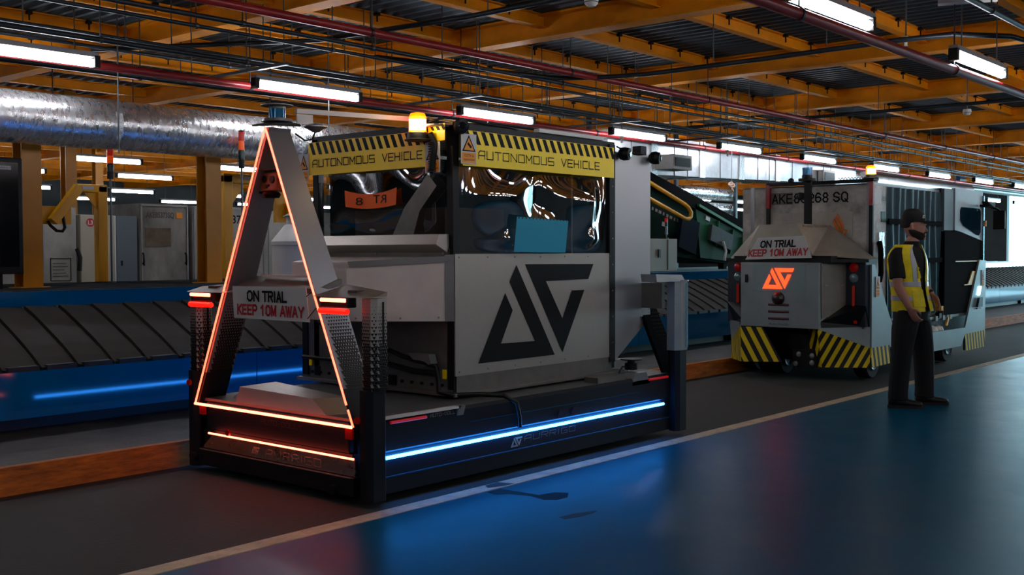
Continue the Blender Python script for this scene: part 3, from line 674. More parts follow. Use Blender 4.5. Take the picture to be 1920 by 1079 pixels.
MB().lathe((31.0, 10.93, 1.77), [(.03, 0), (.02, .03)], 12, (0, -1, 0)).build('indicator', mat('indicator_glow', '#ff3010', .3, emit='#ff4020', es=12), t)
# ================================================================= near vehicle: autonomous dolly
D = thing('autonomous_dolly', 'near low dark vehicle with glowing red A-frame and blue light strip along its side', 'vehicle', (5.76, 5.49, 0))
X0, X1, Y0, Y1 = 4.12, 7.44, 4.64, 6.34
# chassis body with side skirts (profile in Y-Z swept along X)
def skirt(sgn):
    yo = Y0 if sgn < 0 else Y1; s = sgn
    pr_ = [(yo - s * .02, .49), (yo, .47), (yo, .30), (yo - s * .008, .29), (yo - s * .008, .15), (yo, .145), (yo, .05), (yo - s * .12, .04), (yo - s * .12, .47)]
    return MB().prism([(X0 + .14, y, z) for y, z in pr_], (X1 - X0 - .26, 0, 0))
skirt(-1).build('side_skirt', navy, D); skirt(1).build('side_skirt', navy, D)
MB().box(X0 + .05, X1 - .05, Y0 + .12, Y1 - .12, .12, .47).build('chassis', navy, D)
for y in (Y0, Y1):
    s = -1 if y == Y0 else 1
    MB().tube([(4.25, y + s * .006, .261), (7.2, y + s * .006, .261)], .0105, 8).build('blue_light_strip', led_blue, D)['label'] = 'glowing blue light strip'
    MB().box(4.26, 7.3, y - .003 * s, y + .003 * s, .143, .149).build('skirt_highlight', mat('blue_highlight', '#1d4a78', .3, metal=.6), D)  # blue highlight along the skirt edge, painted as a thin strip
MB().box(5.0, 6.9, Y0 - .002, Y0 + .002, .385, .388).build('panel_seam', carblue, D)
MB().box(4.14, 7.42, Y0 + .03, Y1 - .03, .47, .49).build('deck', deckgrey, D)
# wheels tucked in the chassis
for x in (4.85, 6.75):
    for y in (Y0 + .2, Y1 - .2):
        MB().lathe((x, y - .06, .11), [(.06, 0), (.11, .01), (.11, .11), (.06, .12)], 24, (0, 1, 0)).build('wheel', rubberm, D)
# rear bumper group
MB().box(4.12, 4.2, 4.78, 6.2, .29, .47).build('rear_beam', navy, D, bevel=.008)
MB().prism([(4.115, 4.72, .262), (4.115, 6.12, .262), (4.115, 6.24, .165), (4.115, 4.72, .165)], (.02, 0, 0)).build('rear_steel_panel', steelm, D)
MB().box(4.10, 4.2, 4.72, 6.26, .05, .16).build('rear_sill', navy, D, bevel=.006)
MB().box(4.09, 4.1, 4.74, 6.24, .155, .161).build('sill_trim', steel2, D)
MB().box(4.12, 4.2, 4.75, 6.22, .16, .29).build('rear_panel_back', blackframe, D)
strokes('AURRIGO', 'maker_lettering', paleink, D, (4.113, 5.55, .185), (0, -.53, 0), (0, 0, .045), t=.1)
logo('maker_logo', paleink, D, (4.113, 5.7, .187), (0, -.09, 0), (0, 0, .045), th=.001)
strokes('AUTO-DOLLY', 'model_lettering', dimink, D, (4.118, 5.6, .385), (0, -.4, 0), (0, 0, .028), t=.12)
def bar(p, q, r, m, name, par=D): return MB().tube([p, q], r, 8).build(name, m, par)
bar((4.085, 6.123, .274), (4.085, 4.70, .274), .0065, led_red, 'lower_red_light_strip')
bar((4.085, 6.275, .455), (4.085, 4.715, .455), .009, led_red, 'base_red_light_strip')
# corner posts
def post(name, x, y, sx, sy, zt=.67):
    a, b = .075, .055
    ch = .03
    pts = [(x - a + ch, y - b), (x + a - ch, y - b), (x + a, y - b + ch), (x + a, y + b - ch), (x + a - ch, y + b), (x - a + ch, y + b), (x - a, y + b - ch), (x - a, y - b + ch)]
    return MB().prism([(p, q, .035) for p, q in pts], (0, 0, zt - .035)).build(name, navy, D)
posts = [('corner_post', 4.165, 4.625), ('corner_post', 4.165, 6.33), ('corner_post', 7.385, 4.625), ('corner_post', 7.385, 6.33)]
for nm, x, y in posts: post(nm, x, y, 0, 0)
def tri_pattern(mb_d, mb_l, P0, U, V, nu, nv, n, lift=.0015):
    """black triangles that grow downwards over a steel face until only bright triangles remain"""
    P0, U, V, n = Vector(P0), Vector(U), Vector(V), Vector(n).normalized()
    du, dv = U / nu, V / nv
    for j in range(nv):
        s = (j + .5) / nv                      # 0 bottom, 1 top
        for i in range(nu):
            sh = .5 if j % 2 else 0
            if i + sh + 1 > nu: continue
            c = P0 + du * (i + .5 + sh) + dv * (j + .5)
            g = max(.12, min(1.0, (1.05 - s) * 2.0))
            k = g * .62
            mb_d.add([c + du * k + dv * k * .75 + n * lift, c - du * k + dv * k * .75 + n * lift, c - dv * k * .85 + n * lift], [(0, 1, 2)])
            if s < .52:
                c2 = c + du * .5
                k2 = max(.1, .5 * min(1, (s + .08) * 1.7))
                mb_d.add([c2 + du * .62 - dv * .5 + n * lift, c2 + dv * .6 + n * lift, c2 - du * .62 - dv * .5 + n * lift], [(0, 1, 2)])
                mb_l.add([c2 + du * k2 * .55 - dv * k2 * .5 + n * lift * 1.6, c2 + dv * k2 * .55 + n * lift * 1.6, c2 - du * k2 * .55 - dv * k2 * .5 + n * lift * 1.6], [(0, 1, 2)])
def upper_post(x, y, perf=True):
    pts = [(x - .06, y - .03), (x - .03, y - .055), (x + .04, y - .055), (x + .06, y - .03), (x + .06, y + .04), (x - .06, y + .04)]
    if perf is not True: pts = [(x - .07, y - .02), (x - .035, y - .05), (x + .04, y - .05), (x + .07, y - .02), (x + .07, y + .04), (x - .07, y + .04)]
    u = MB().prism([(p, q, .67) for p, q in pts], (0, 0, .52)).build('upper_post', steelb if not perf else steel, D)
    return u
for (x, y, s) in ((4.165, 4.60, 1), (4.165, 6.31, 1)):
    u = upper_post(x, y)
    md, ml = MB(), MB()
    tri_pattern(md, ml, (x - .0605, y + .04, .67), (0, -.07, 0), (0, 0, .5), 5, 26, (-1, 0, 0))
    tri_pattern(md, ml, (x - .0605, y - .03, .67), (.03, -.025, 0), (0, 0, .5), 2, 26, (-1, -1, 0))
    tri_pattern(md, ml, (x - .03, y - .0555, .67), (.07, 0, 0), (0, 0, .5), 5, 26, (0, -1, 0))
    a = md.build('perforation', blackm, D); a['kind'] = 'stuff'; b = ml.build('bright_perforation', steel, D); b['kind'] = 'stuff'
    MB().box(x + .005, x + .018, y - .0575, y - .053, .7, 1.17).build('edge_slot', blackm, D)
for (x, y) in ((7.375, 4.62), (7.375, 6.31)):
    u = MB().prism([(p, q, .672) for p, q in ((x - .07, y + .05), (x - .07, y - .02), (x - .02, y - .05), (x + .07, y - .05), (x + .075, y + .05))], (0, 0, .54)).build('upper_post', steelb, D)
    MB().box(x + .05, x + .07, y - .056, y - .05, .69, 1.2).build('edge_strip', mat('strip_glass', '#9fd3e8', .15, metal=.6), D)
    MB().prism([(x - .35, y - .04, 1.215), (x + .04, y - .05, 1.215), (x + .02, y - .03, 1.265), (x - .35, y - .03, 1.275)], (0, .14, 0)).build('post_cap', steelb, D)
    MB().lathe((x + .03, y, 1.21), [(.02, 0), (.075, .004), (.075, .012), (.02, .016)], 20).build('disc', silver, D)
# caps over the rear posts, reaching to the A-frame legs
def cap(y, s):
    outer = y - s * .06
    pts_b = [(4.06, y + s * .42, 1.195), (4.06, outer + s * .05, 1.195), (4.12, outer - s * .0, 1.2), (4.20, outer - s * .0, 1.2), (4.24, y + s * .42, 1.2)]
    top = [(4.10, y + s * .42, 1.205), (4.10, outer + s * .06, 1.205), (4.13, outer + s * .01, 1.205), (4.21, outer + s * .005, 1.225), (4.29, y + s * .38, 1.26)]
    mb = MB(); n = 5
    mb.add(pts_b + top, [(0, 1, 2, 3, 4), (5, 6, 7, 8, 9)] + [(i, (i + 1) % n, n + (i + 1) % n, n + i) for i in range(n)])
    c_ = mb.build('post_cap', steel2 if s > 0 else steel, D, merge=True)
    MB().box(4.14, 4.2, y + s * .12, y + s * .2, 1.2, 1.232).build('cap_label', dimink, D)
cap(4.60, 1); cap(6.31, -1)
for ya, yb in ((4.70, 4.94), (6.02, 6.26)):
    MB().box(4.05, 4.12, ya + .0, yb, 1.135, 1.195).build('lamp_housing', blackm, D, bevel=.008)
    bar((4.045, ya + .015, 1.178), (4.045, yb - .015, 1.178), .011, led_red, 'brake_light')
    bar((4.048, ya + .0, 1.115), (4.048, yb, 1.115), .017, mat('marker_glow', '#ff2010', .3, emit='#ff1408', es=1.6), 'marker_light')
# A-frame: two folded plates with light strips on the rear edge
apex = Vector((4.1, 5.49, 2.215))
def leg(s):
    foot = Vector((4.1, 5.49 + s * .785, .455))
    d = (foot - apex); out = Vector((0, s, 0))
    depth = lambda k: .17 + .02 * k
    rings = []
    pts = []
    for k in (0, .58, .88, 1.0):
        p = apex + d * k; w = .17 + .03 * min(k, .58) / .58
        pts.append((p, w))
    for i in range(3):
        (p, w0), (q, w1) = pts[i], pts[i + 1]
        th = Vector((0, -s * .02, 0))
        mb = MB(); a = [p, p + Vector((w0, 0, 0)), q + Vector((w1, 0, 0)), q]
        mb.prism(a, th); mb.build('frame_leg_plate', legsteel if i < 2 else navy, D)
    # perforated lower part on the outer face and inner face
    md, ml = MB(), MB()
    p = apex + d * .88 + Vector((.018, 0, 0)); U = Vector((.172, 0, 0)); V = (apex + d * .57) - (apex + d * .88)
    nrm = Vector((0, s, .45))
    tri_pattern(md, ml, p, U, V, 9, 28, nrm, .002)
    tri_pattern(md, ml, p + Vector((0, -s * .02, 0)), U, V, 9, 28, -nrm, .002)
    a = md.build('perforation', blackm, D); a['kind'] = 'stuff'; b = ml.build('bright_perforation', steel, D); b['kind'] = 'stuff'
    bar(apex + Vector((-.014, 0, 0)), foot + Vector((-.014, 0, 0)) - d * .07 * (1 if s < 0 else 0), .006, led_hot, 'leg_light_strip')
    if s < 0: bar(foot + Vector((-.012, 0, 0)) - d * .055, foot + Vector((-.012, 0, 0)), .006, led_hot, 'leg_light_strip')
leg(-1); leg(1)
# dark rear A-frame towards the front of the vehicle
for s in (-1, 1):
    p = Vector((7.3, 5.49 + s * .30, 1.6)); q = Vector((7.3, 5.49 + s * .80, .49)); d = q - p
    MB().prism([p, p + Vector((.2, 0, 0)), q + Vector((.25, 0, 0)), q], (0, -s * .03, 0)).build('front_frame_leg', matt, D)
    md, ml = MB(), MB()
    tri_pattern(md, ml, q + Vector((0, 0, .1)), Vector((.22, 0, 0)), -d * .8, 9, 30, Vector((0, s, .4)), .002)
    a = ml.build('perforation', mat('perf_grey', '#181c20', .6, metal=.3), D); a['kind'] = 'stuff'
    for k in range(14):
        c = p + d * (.3 + .045 * k); MB().box(c.x - .012, c.x, c.y - .012, c.y + .012, c.z - .012, c.z + .012).build('frame_tooth', matt, D)
MB().box(7.25, 7.34, 5.0, 5.98, 1.2, 1.27).build('front_cross_box', steel2, D)
MB().box(7.28, 7.32, 4.7, 5.0, 1.0, 1.2).build('front_screen', steel2, D)
# cross shelf between the legs, hung sign
MB().prism([(4.12, 5.86, 1.235), (4.12, 5.06, 1.235), (4.30, 5.04, 1.29), (4.30, 5.92, 1.30)], (0, 0, -.03)).build('cross_shelf', steel2, D)
MB().box(4.24, 4.27, 5.2, 5.75, 1.295, 1.31).build('shelf_rail', white, D)
S1 = Vector((4.075, 5.815, 1.04)); SU = Vector((0, -.745, 0)); SV = Vector((-.006, -.005, .2))
sg = MB().prism([S1 + Vector((0, .015, .2)), S1, S1 + SU, S1 + SU + Vector((0, .03, .205))], (.004, 0, 0)).build('trial_sign', signwhite, D)
for wd_, a_, b_ in (('ON', .20, .15), ('TRIAL', .41, .31)): strokes(wd_, 'sign_lettering', inkblack, sg, S1 + SU * a_ + SV * .57, SU * b_, SV * .28, t=.25, gap=.42, gl=GB)
for wd_, a_, b_ in (('KEEP', .06, .26), ('10M', .375, .20), ('AWAY', .64, .29)): strokes(wd_, 'sign_lettering', inkred, sg, S1 + SU * a_ + SV * .14, SU * b_, SV * .28, t=.25, gap=.42, gl=GB)
MB().tube([(4.07, 5.09, 1.19), (4.09, 5.06, 1.22)], .003, 5).build('cable_tie', blackm, sg); MB().tube([(4.07, 5.08, 1.06), (4.09, 5.03, 1.12), (4.1, 4.98, 1.15)], .003, 5).build('cable_tie', blackm, sg)
# stereo camera under the apex
MB().prism([(4.12, 5.66, 1.955), (4.12, 5.4, 1.955), (4.28, 5.4, 1.965), (4.28, 5.66, 1.965)], (0, 0, .008)).build('camera_hood', blackframe, D)
cb = MB().box(4.15, 4.26, 5.46, 5.63, 1.83, 1.945).build('camera_body', mat('camera_orange_lit', '#9a4a20', .35), D, bevel=.008)  # orange light falling on the camera is put into its body colour
for y, z, r in ((5.585, 1.905, .022), (5.51, 1.9, .024), (5.565, 1.86, .012), (5.545, 1.865, .008)):
    MB().lathe((4.15, y, z), [(r, 0), (r, .006), (r * .6, .008)], 16, (-1, 0, 0)).build('camera_lens', blackm, cb)
MB().prism([(4.13, 5.68, 1.955), (4.28, 5.68, 1.955), (4.28, 5.66, 1.80), (4.15, 5.66, 1.82)], (0, -.02, 0)).build('camera_bracket', blackframe, D)
MB().lathe((4.18, 5.56, 1.79), [(.05, 0), (.06, .02), (.05, .035)], 16).build('camera_foot', blackm, D)
# top plate and lidar
MB().prism([(4.07, 5.60, 2.225), (4.14, 5.59, 2.24), (4.3, 5.58, 2.245), (4.33, 5.45, 2.235), (4.24, 5.40, 2.235), (4.09, 5.43, 2.225)], (0, 0, .012)).build('top_plate', blackframe, D)
L_ = MB().lathe((4.2, 5.52, 2.257), [(.095, 0), (.09, .018), (.052, .02)], 28).build('lidar_base', silver, D)
MB().lathe((4.2, 5.52, 2.277), [(.051, 0), (.051, .062)], 28).build('lidar_window', mat('lidar_glass', '#0b5a80', .08, metal=.4), D)['label'] = 'glossy blue lidar window'
MB().lathe((4.2, 5.52, 2.339), [(.053, 0), (.053, .012), (.1, .016), (.1, .022), (.02, .026)], 28).build('lidar_cap', steel2, D)
# antenna and beam back to the enclosure
MB().prism([(4.3, 5.45, 2.315), (5.1, 5.22, 2.315), (5.1, 5.22, 2.345), (4.3, 5.45, 2.345)], (0, .02, 0)).build('top_beam', white, D)
MB().prism([(4.3, 5.45, 2.25), (4.4, 5.42, 2.25), (4.4, 5.42, 2.31), (4.3, 5.45, 2.31)], (0, .01, 0)).build('beam_bracket', white, D)
MB().lathe((4.42, 5.42, 2.205), [(.02, 0), (.05, .02), (.075, .03), (.075, .038), (.04, .05), (.01, .052)], 24).build('antenna_dish', silver, D)
MB().tube([(4.42, 5.42, 2.21), (4.4, 5.43, 2.16), (4.36, 5.45, 2.15), (4.3, 5.47, 2.19)], .006, 6).build('antenna_cable', blackm, D)
# console on the deck
mb = MB()
mb.add([(4.14, 5.9, .49), (4.14, 5.0, .49), (4.36, 4.9, .49), (4.5, 5.95, .49), (4.16, 5.88, .59), (4.16, 5.16, .575), (4.36, 5.06, .57), (4.42, 5.85, .6)],
       [(4, 5, 6, 7), (0, 1, 5, 4), (1, 2, 6, 5), (2, 3, 7, 6), (3, 0, 4, 7)])
mb.build('deck_console', steel, D)
MB().prism([(4.167, 5.62, .515), (4.167, 5.57, .565), (4.167, 5.56, .565), (4.167, 5.61, .515)], (-.003, 0, 0)).build('console_mark', blackframe, D)
MB().lathe((4.3, 6.05, .49), [(.06, 0), (.055, .015), (.02, .04)], 14).build('deck_boss', silver, D)
# side deck edge lips
MB().box(4.25, 4.9, Y0 - .012, Y0 + .03, .484, .498).build('deck_edge_lip', white, D)
MB().prism([(4.88, Y0 - .012, .498), (4.94, Y0 - .012, .498), (4.92, Y0 - .012, .44), (4.87, Y0 - .012, .44)], (0, .05, 0)).build('deck_edge_bracket', silver, D)
bar((4.31, Y0 - .006, .463), (4.60, Y0 - .006, .463), .0095, mat('reflector_red', '#c01a1e', .3, emit='#ff2020', es=.12), 'side_reflector')
bar((7.0, Y0 - .006, .468), (7.26, Y0 - .006, .468), .0095, MATS['reflector_red'], 'side_reflector')
strokes('AUTO-DOLLY', 'model_lettering', paleink, D, (4.64, Y0 - .001, .455), (.24, 0, 0), (0, 0, .018), t=.12)
strokes('AURRIGO', 'maker_lettering', paleink, D, (5.53, Y0 + .008, .192), (.55, 0, 0), (0, -.003, .036), t=.08)
logo('maker_logo', paleink, D, (5.39, Y0 + .009, .165), (.12, 0, 0), (0, 0, .062), th=.001)
for x in (5.86, 6.02): MB().prism([(x, Y0 - .002, .31), (x + .09, Y0 - .002, .31), (x + .11, Y0 - .002, .36), (x + .03, Y0 - .002, .36)], (0, -.008, 0)).build('sensor_window', mat('sensor_glass', '#2a2e44', .15), D)
# red markers on the rear
for y, z in ((6.22, .415), (4.76, .41)): MB().box(4.1, 4.115, y - .03, y + .03, z - .03, z + .03).build('square_reflector', redlens, D)
for x, y, z in ((4.085, 6.33, .59), (4.085, 5.9, .30), (4.085, 4.66, .50)): MB().lathe((x, y, z), [(.022, 0), (.02, .015)], 14, (-1, 0, 0)).build('round_reflector', redlens, D)
for y, z in ((6.3, .1), (4.88, .075)): MB().lathe((4.1, y, z), [(.03, 0), (.03, .03), (.015, .03)], 16, (-1, 0, 0)).build('tow_eye', navy, D)
# deck fittings near the front
MB().prism([(6.95, 4.95, .49), (7.15, 4.93, .49), (7.12, 4.95, .6), (7.0, 4.97, .6)], (0, .3, 0)).build('junction_housing', silver, D)
MB().prism([(6.78, 4.64, .44), (7.02, 4.64, .44), (6.97, 4.64, .53), (6.82, 4.64, .53)], (0, .12, 0)).build('silver_bracket', silver, D)
MB().box(6.4, 6.75, 4.68, 4.8, .49, .53).build('deck_rail', steel2, D)
MB().lathe((7.0, 4.8, .535), [(.05, 0), (.05, .05), (.03, .055), (.03, .07), (.085, .075), (.085, .085)], 22).build('mushroom_sensor', blackm, D)
MB().tube([(6.95, 4.8, .56), (6.85, 4.78, .57), (6.78, 4.76, .53), (6.76, 4.76, .5)], .007, 6).build('sensor_cable', blackm, D)

# ================================================================= cargo enclosure on the deck
E = thing('cargo_enclosure', 'framed steel cargo enclosure with clear wrinkled film windows and yellow banners on the near vehicle', 'container', (6.0, 5.6, .5))
ex0, ex1, ey0, ey1, ez0, ez1 = 5.12, 6.92, 4.9, 6.32, .60, 2.27
fr = [((ex0, ey0), (1, 1)), ((ex1 - .06, ey0), (1, 1)), ((ex0, ey1 - .06), (1, 1)), ((ex1 - .06, ey1 - .06), (1, 1))]
for (x, y), _ in fr: MB().box(x, x + .055, y, y + .055, .55, 2.27).build('frame_post', blackframe, E)
MB().box(ex0, ex1, ey0, ey0 + .05, 2.24, 2.29).build('top_rail', blackframe, E); MB().box(ex0, ex1, ey1 - .05, ey1, 2.24, 2.29).build('top_rail', blackframe, E)
MB().box(ex0, ex0 + .05, ey0 + .05, ey1 - .05, 2.24, 2.29).build('top_rail', blackframe, E); MB().box(ex1 - .05, ex1, ey0 + .05, ey1 - .05, 2.24, 2.29).build('top_rail', blackframe, E)
# base pallet
MB().box(ex0 - .02, ex1 + .1, ey0 - .03, 6.5, .505, .53).build('base_plate', steel2, E, bevel=.004)
MB().box(ex0 + .01, ex1, ey0 + .02, 6.47, .53, .62).build('base_frame', steel2, E)
rv = MB()
for k in range(16): rv.lathe((ex0 - .002, 5.0 + k * .095, .575), [(.011, 0), (.011, .012)], 8, (-1, 0, 0))
rv.build('rivet_row', blackframe, E)
MB().box(ex0 - .004, ex0 + .01, 5.45, 5.52, .54, .61).build('dark_clip', blackm, E)
MB().box(ex0, ex0 + .012, 4.96, 6.4, .62, 1.02).build('lower_rear_panel', steel2, E)
MB().box(ex0 - .01, ex0 + .0, 6.38, 6.44, .55, 1.3).build('rear_corner_strip', blackframe, E)
bar((ex0 - .02, 6.36, 1.02), (ex0 - .02, 5.75, .68), .02, blackframe, 'diagonal_brace', E)
bar((ex0 - .02, 6.42, .68), (ex0 - .02, 5.6, .68), .015, blackframe, 'lower_brace', E)
for y in (6.36, 4.99): MB().box(ex0 - .015, ex0 - .005, y - .03, y, .62, .68).build('yellow_tab', yellowban, E)
MB().tube([(5.08, 5.5, .79), (5.06, 5.3, .75), (5.05, 5.1, .72), (5.06, 5.0, .70), (5.07, 4.99, .62), (5.05, 4.97, .54), (5.1, 4.9, .52), (5.25, 4.8, .52), (5.36, 4.68, .51), (5.42, 4.62, .46), (5.44, 4.615, .36), (5.45, 4.62, .30)], .016, 8).build('black_hose', blackm, E)
MB().tube([(5.07, 5.7, .75), (5.05, 5.5, .7), (5.05, 5.2, .66), (5.05, 5.0, .66)], .02, 8).build('black_hose', blackm, E)
MB().prism([(5.1, 5.25, .78), (5.1, 5.05, .78), (5.1, 5.03, .72), (5.1, 5.1, .70), (5.1, 5.2, .74)], (-.06, 0, 0)).build('metal_cover', silver, E)
# near lower steel panel with the logo
MB().box(ex0 + .003, 6.89, ey0 - .012, ey0 - .002, .64, 1.437).build('side_panel', steel, E)
MB().box(ex0 + .02, 6.87, ey0 - .006, ey0, .53, .64).build('lower_strip', steel2, E)
logo('panel_logo', inkblack, E, (5.346, ey0 - .012, .70), (1.281, 0, 0), (0, 0, .66))
for x in [5.16 + k * .28 for k in range(7)]:
    for z in (1.415, .665): MB().lathe((x, ey0 - .012, z), [(.006, 0), (.005, .004)], 8, (0, -1, 0)).build('rivet', silver, E)
MB().box(6.835, 6.905, ey0 - .016, ey0, .6, 2.27).build('frame_edge', blackframe, E)
for z in [.75 + k * .2 for k in range(8)]: MB().lathe((6.87, ey0 - .016, z), [(.006, 0), (.005, .004)], 8, (0, -1, 0)).build('rivet', silver, E)
# wing panel at the front
wg = [(6.91, 2.22), (7.405, 2.2), (7.405, .92), (6.91, .60)]
MB().prism([(x, ey0 - .004, z) for x, z in wg], (0, 1.42, 0)).build('wing_body', steel, E)
MB().prism([(x, ey0 - .007, z) for x, z in wg], (0, .003, 0)).build('wing_panel', mat('wing_steel', '#b2b3b5', .36, metal=.8, rvar=.05, vscale=2, bump=.06, bscale=3), E)
# protruding collar box on the rear face
pl_ = [(5.12, 4.895), (4.68, 5.44), (4.68, 6.0), (5.12, 6.3)]
mb = MB(); zt_ = (1.42, 1.385, 1.385, 1.42)
mb.add([(x, y, 1.0) for x, y in pl_] + [(x, y, z) for (x, y), z in zip(pl_, zt_)], [(0, 1, 2, 3), (4, 5, 6, 7), (0, 1, 5, 4), (1, 2, 6, 5), (2, 3, 7, 6), (3, 0, 4, 7)])
mb.build('collar_box', mat('collar_steel', '#cdc8c0', .5, metal=.35, var=.1, vscale=3), E, merge=True)
d_ = Vector((-.44, .545, 0)).normalized(); nn = Vector((-.778, -.628, 0))
def on_col(a, z, l=.006): return Vector((5.12, 4.895, 0)) + d_ * a + nn * l + Vector((0, 0, z))
MB().prism([on_col(0.05, 1.385), on_col(.68, 1.35), on_col(.69, 1.39), on_col(.02, 1.425)], nn * .006).build('collar_rim', silver, E)
MB().prism([on_col(0, 1.0), on_col(.06, 1.0), on_col(.06, 1.43), on_col(0, 1.435)], nn * .004).build('collar_flange', silver, E)
for a, z in ((.03, 1.04), (.03, 1.4), (.1, 1.025), (.35, 1.02), (.68, 1.375), (.64, 1.02)): MB().lathe(on_col(a, z), [(.007, 0), (.006, .012)], 8, nn).build('rivet', silver, E)
# ledge above the collar
MB().prism([(5.11, 4.93, 1.565), (5.11, 4.93, 1.44), (4.99, 4.93, 1.50), (5.02, 4.93, 1.565)], (0, 1.36, 0)).build('ledge', steel, E)
MB().box(5.095, 5.12, 4.93, 6.32, 1.40, 1.47).build('ledge_backing', steel2, E)
for y in (4.96, 5.6, 6.2): MB().lathe((5.09, y, 1.44), [(.009, 0), (.008, .008)], 8, (-1, 0, 0)).build('rivet', silver, E)
# films: wavy clear plastic windows
film = bpy.data.materials.new('clear_film'); film.use_nodes = True
nt = film.node_tree; nt.nodes.clear()
out = nt.nodes.new('ShaderNodeOutputMaterial'); mx = nt.nodes.new('ShaderNodeMixShader'); gl = nt.nodes.new('ShaderNodeBsdfGlossy'); tr = nt.nodes.new('ShaderNodeBsdfTransparent')
gl.inputs['Roughness'].default_value = .035; gl.inputs['Color'].default_value = (.75, .78, .8, 1); tr.inputs['Color'].default_value = (.92, .92, .9, 1)
mx.inputs[0].default_value = .5
nt.links.new(tr.outputs[0], mx.inputs[1]); nt.links.new(gl.outputs[0], mx.inputs[2]); nt.links.new(mx.outputs[0], out.inputs[0])
def film_pane(P0, U, V, n, f, name='film_window'):
    P0, U, V, n = Vector(P0), Vector(U), Vector(V), Vector(n); K, L2 = 130, 90; vs = []
    for j in range(L2 + 1):
        for i in range(K + 1):
            a, b = i / K, j / L2; e = min(1, 6 * min(a, 1 - a)) * min(1, 8 * min(b, 1 - b)); e = e * e * (3 - 2 * e)
            vs.append(P0 + U * a + V * b + n * f(a, b) * e)
    fs = [(j * (K + 1) + i, j * (K + 1) + i + 1, (j + 1) * (K + 1) + i + 1, (j + 1) * (K + 1) + i) for j in range(L2) for i in range(K)]
    return MB().add(vs, fs, True).build(name, film, E)
g = lambda a, b, ca, cb, sa, sb: math.exp(-((a - ca) / sa) ** 2 - ((b - cb) / sb) ** 2)
film_pane((5.175, ey0 + .004, 1.44), (1.66, 0, 0), (0, 0, .8), (0, -1, 0),
          lambda a, b: .075 * g(a, b, .22, .5, .17, .25) + .08 * g(a, b, .77, .46, .17, .28) - .03 * g(a, b, .5, .5, .07, .6) + .04 * g(a, b, .3, .1, .07, .12) + .04 * g(a, b, .84, .1, .07, .12) + .02 * g(a, b, .56, .12, .1, .15) + .005 * math.sin(9 * a + 7 * b) * math.cos(11 * b - 3 * a))
film_pane((ex0 + .004, 6.26, 1.57), (0, -1.3, 0), (0, 0, .67), (-1, 0, 0),
          lambda a, b: .03 * math.sin(3.1 * b) * (.6 + .4 * math.cos(9 * a)) + .012 * g(a, b, .45, .3, .2, .2) + .02 * g(a, b, .2, .5, .12, .4) + .006 * math.sin(17 * a + 4 * b))
# things behind the film
MB().box(6.5, 6.52, 5.0, 6.25, .62, 2.2).build('inner_wall', steel2, E)
MB().box(5.2, 6.85, 6.2, 6.22, .62, 2.2).build('inner_wall', blackframe, E)
MB().box(5.25, 5.85, 5.1, 6.0, .62, 1.75).build('inner_case', mat('case_brown', '#5a3d28', .5, var=.3, vscale=4), E)
MB().box(5.9, 6.4, 5.2, 6.1, .62, 1.62).build('inner_case', mat('case_blue', '#173a4d', .4, var=.3, vscale=4), E)
MB().prism([(5.67, ey0 - .075, 1.69), (6.24, ey0 - .075, 1.672), (6.225, ey0 - .06, 1.443), (5.655, ey0 - .06, 1.45)], (0, .002, 0)).build('blue_sheet', mat('blue_sheet', '#2793b0', .3), E)
hl = MB()
for k in range(15): x = 5.69 + k * .038; hl.lathe((x, ey0 - .0755, 1.682 - .0008 * k * .8), [(.006, 0), (.006, .001)], 8, (0, -1, 0))
hl.build('punched_holes', blackm, E)
# curved orange label, read from inside so mirrored
rt = MB(); ro = []
for i in range(13):
    a = i / 12; y = 5.90 - .53 * a; sag = .035 * (1 - (2 * a - 1) ** 2)
    ro.append(((ex0 - .055, y, 1.885 - sag), (ex0 - .055, y - .008 * (1 - 2 * a), 1.77 - sag * .6)))
for (a1, b1), (a2, b2) in zip(ro[:-1], ro[1:]): rt.quad(a1, b1, b2, a2)
rt.build('orange_label', mat('orange_label', '#f2620c', .35), E)
text('8', 'label_lettering', inkblack, E, (ex0 - .056, 5.78, 1.775), (0, -.075, 0), (0, 0, .055), mirror=True)
text('RT', 'label_lettering', inkblack, E, (ex0 - .056, 5.60, 1.785), (0, -.13, 0), (0, 0, .055), mirror=True)
MB().prism([(ex0 - .05, 5.42, 1.56), (ex0 - .05, 5.30, 1.75), (ex0 - .05, 5.08, 1.96), (ex0 - .05, 5.0, 1.88), (ex0 - .05, 5.16, 1.72), (ex0 - .05, 5.22, 1.56)], (.003, 0, 0)).build('grey_strip', steel2, E)
# banners
def banner(P0, U, V, n, ns, tag_):
    P0, U, V, n = Vector(P0), Vector(U), Vector(V), Vector(n)
    b = MB().prism([P0, P0 + U, P0 + U + V, P0 + V], n * .003).build('banner', yellowban, E)
    mb = MB()
    for k in range(ns):
        a = (k + .15) / ns; w_ = .5 / ns; sl = .55 / ns
        q = [P0 + U * (a + sl) + V * .62, P0 + U * (a + sl + w_) + V * .62, P0 + U * (a + w_) + V * .99, P0 + U * a + V * .99]
        mb.prism([p + n * .003 for p in q], n * .0008)
    mb.build('hazard_stripes', inkblack, b)
    return b
b1 = banner((5.16, ey0 - .048, 2.01), (1.68, 0, 0), (0, 0, .23), (0, -1, 0), 21, 0)
strokes('AUTONOMOUS', 'banner_lettering', inkblack, b1, (5.31, ey0 - .051, 2.062), (.79, 0, 0), (0, 0, .052), t=.13)
strokes('VEHICLE', 'banner_lettering', inkblack, b1, (6.19, ey0 - .051, 2.062), (.46, 0, 0), (0, 0, .052), t=.15)
b2 = banner((ex0 - .048, 6.30, 2.008), (0, -1.21, 0), (0, 0, .235), (-1, 0, 0), 17, 0)
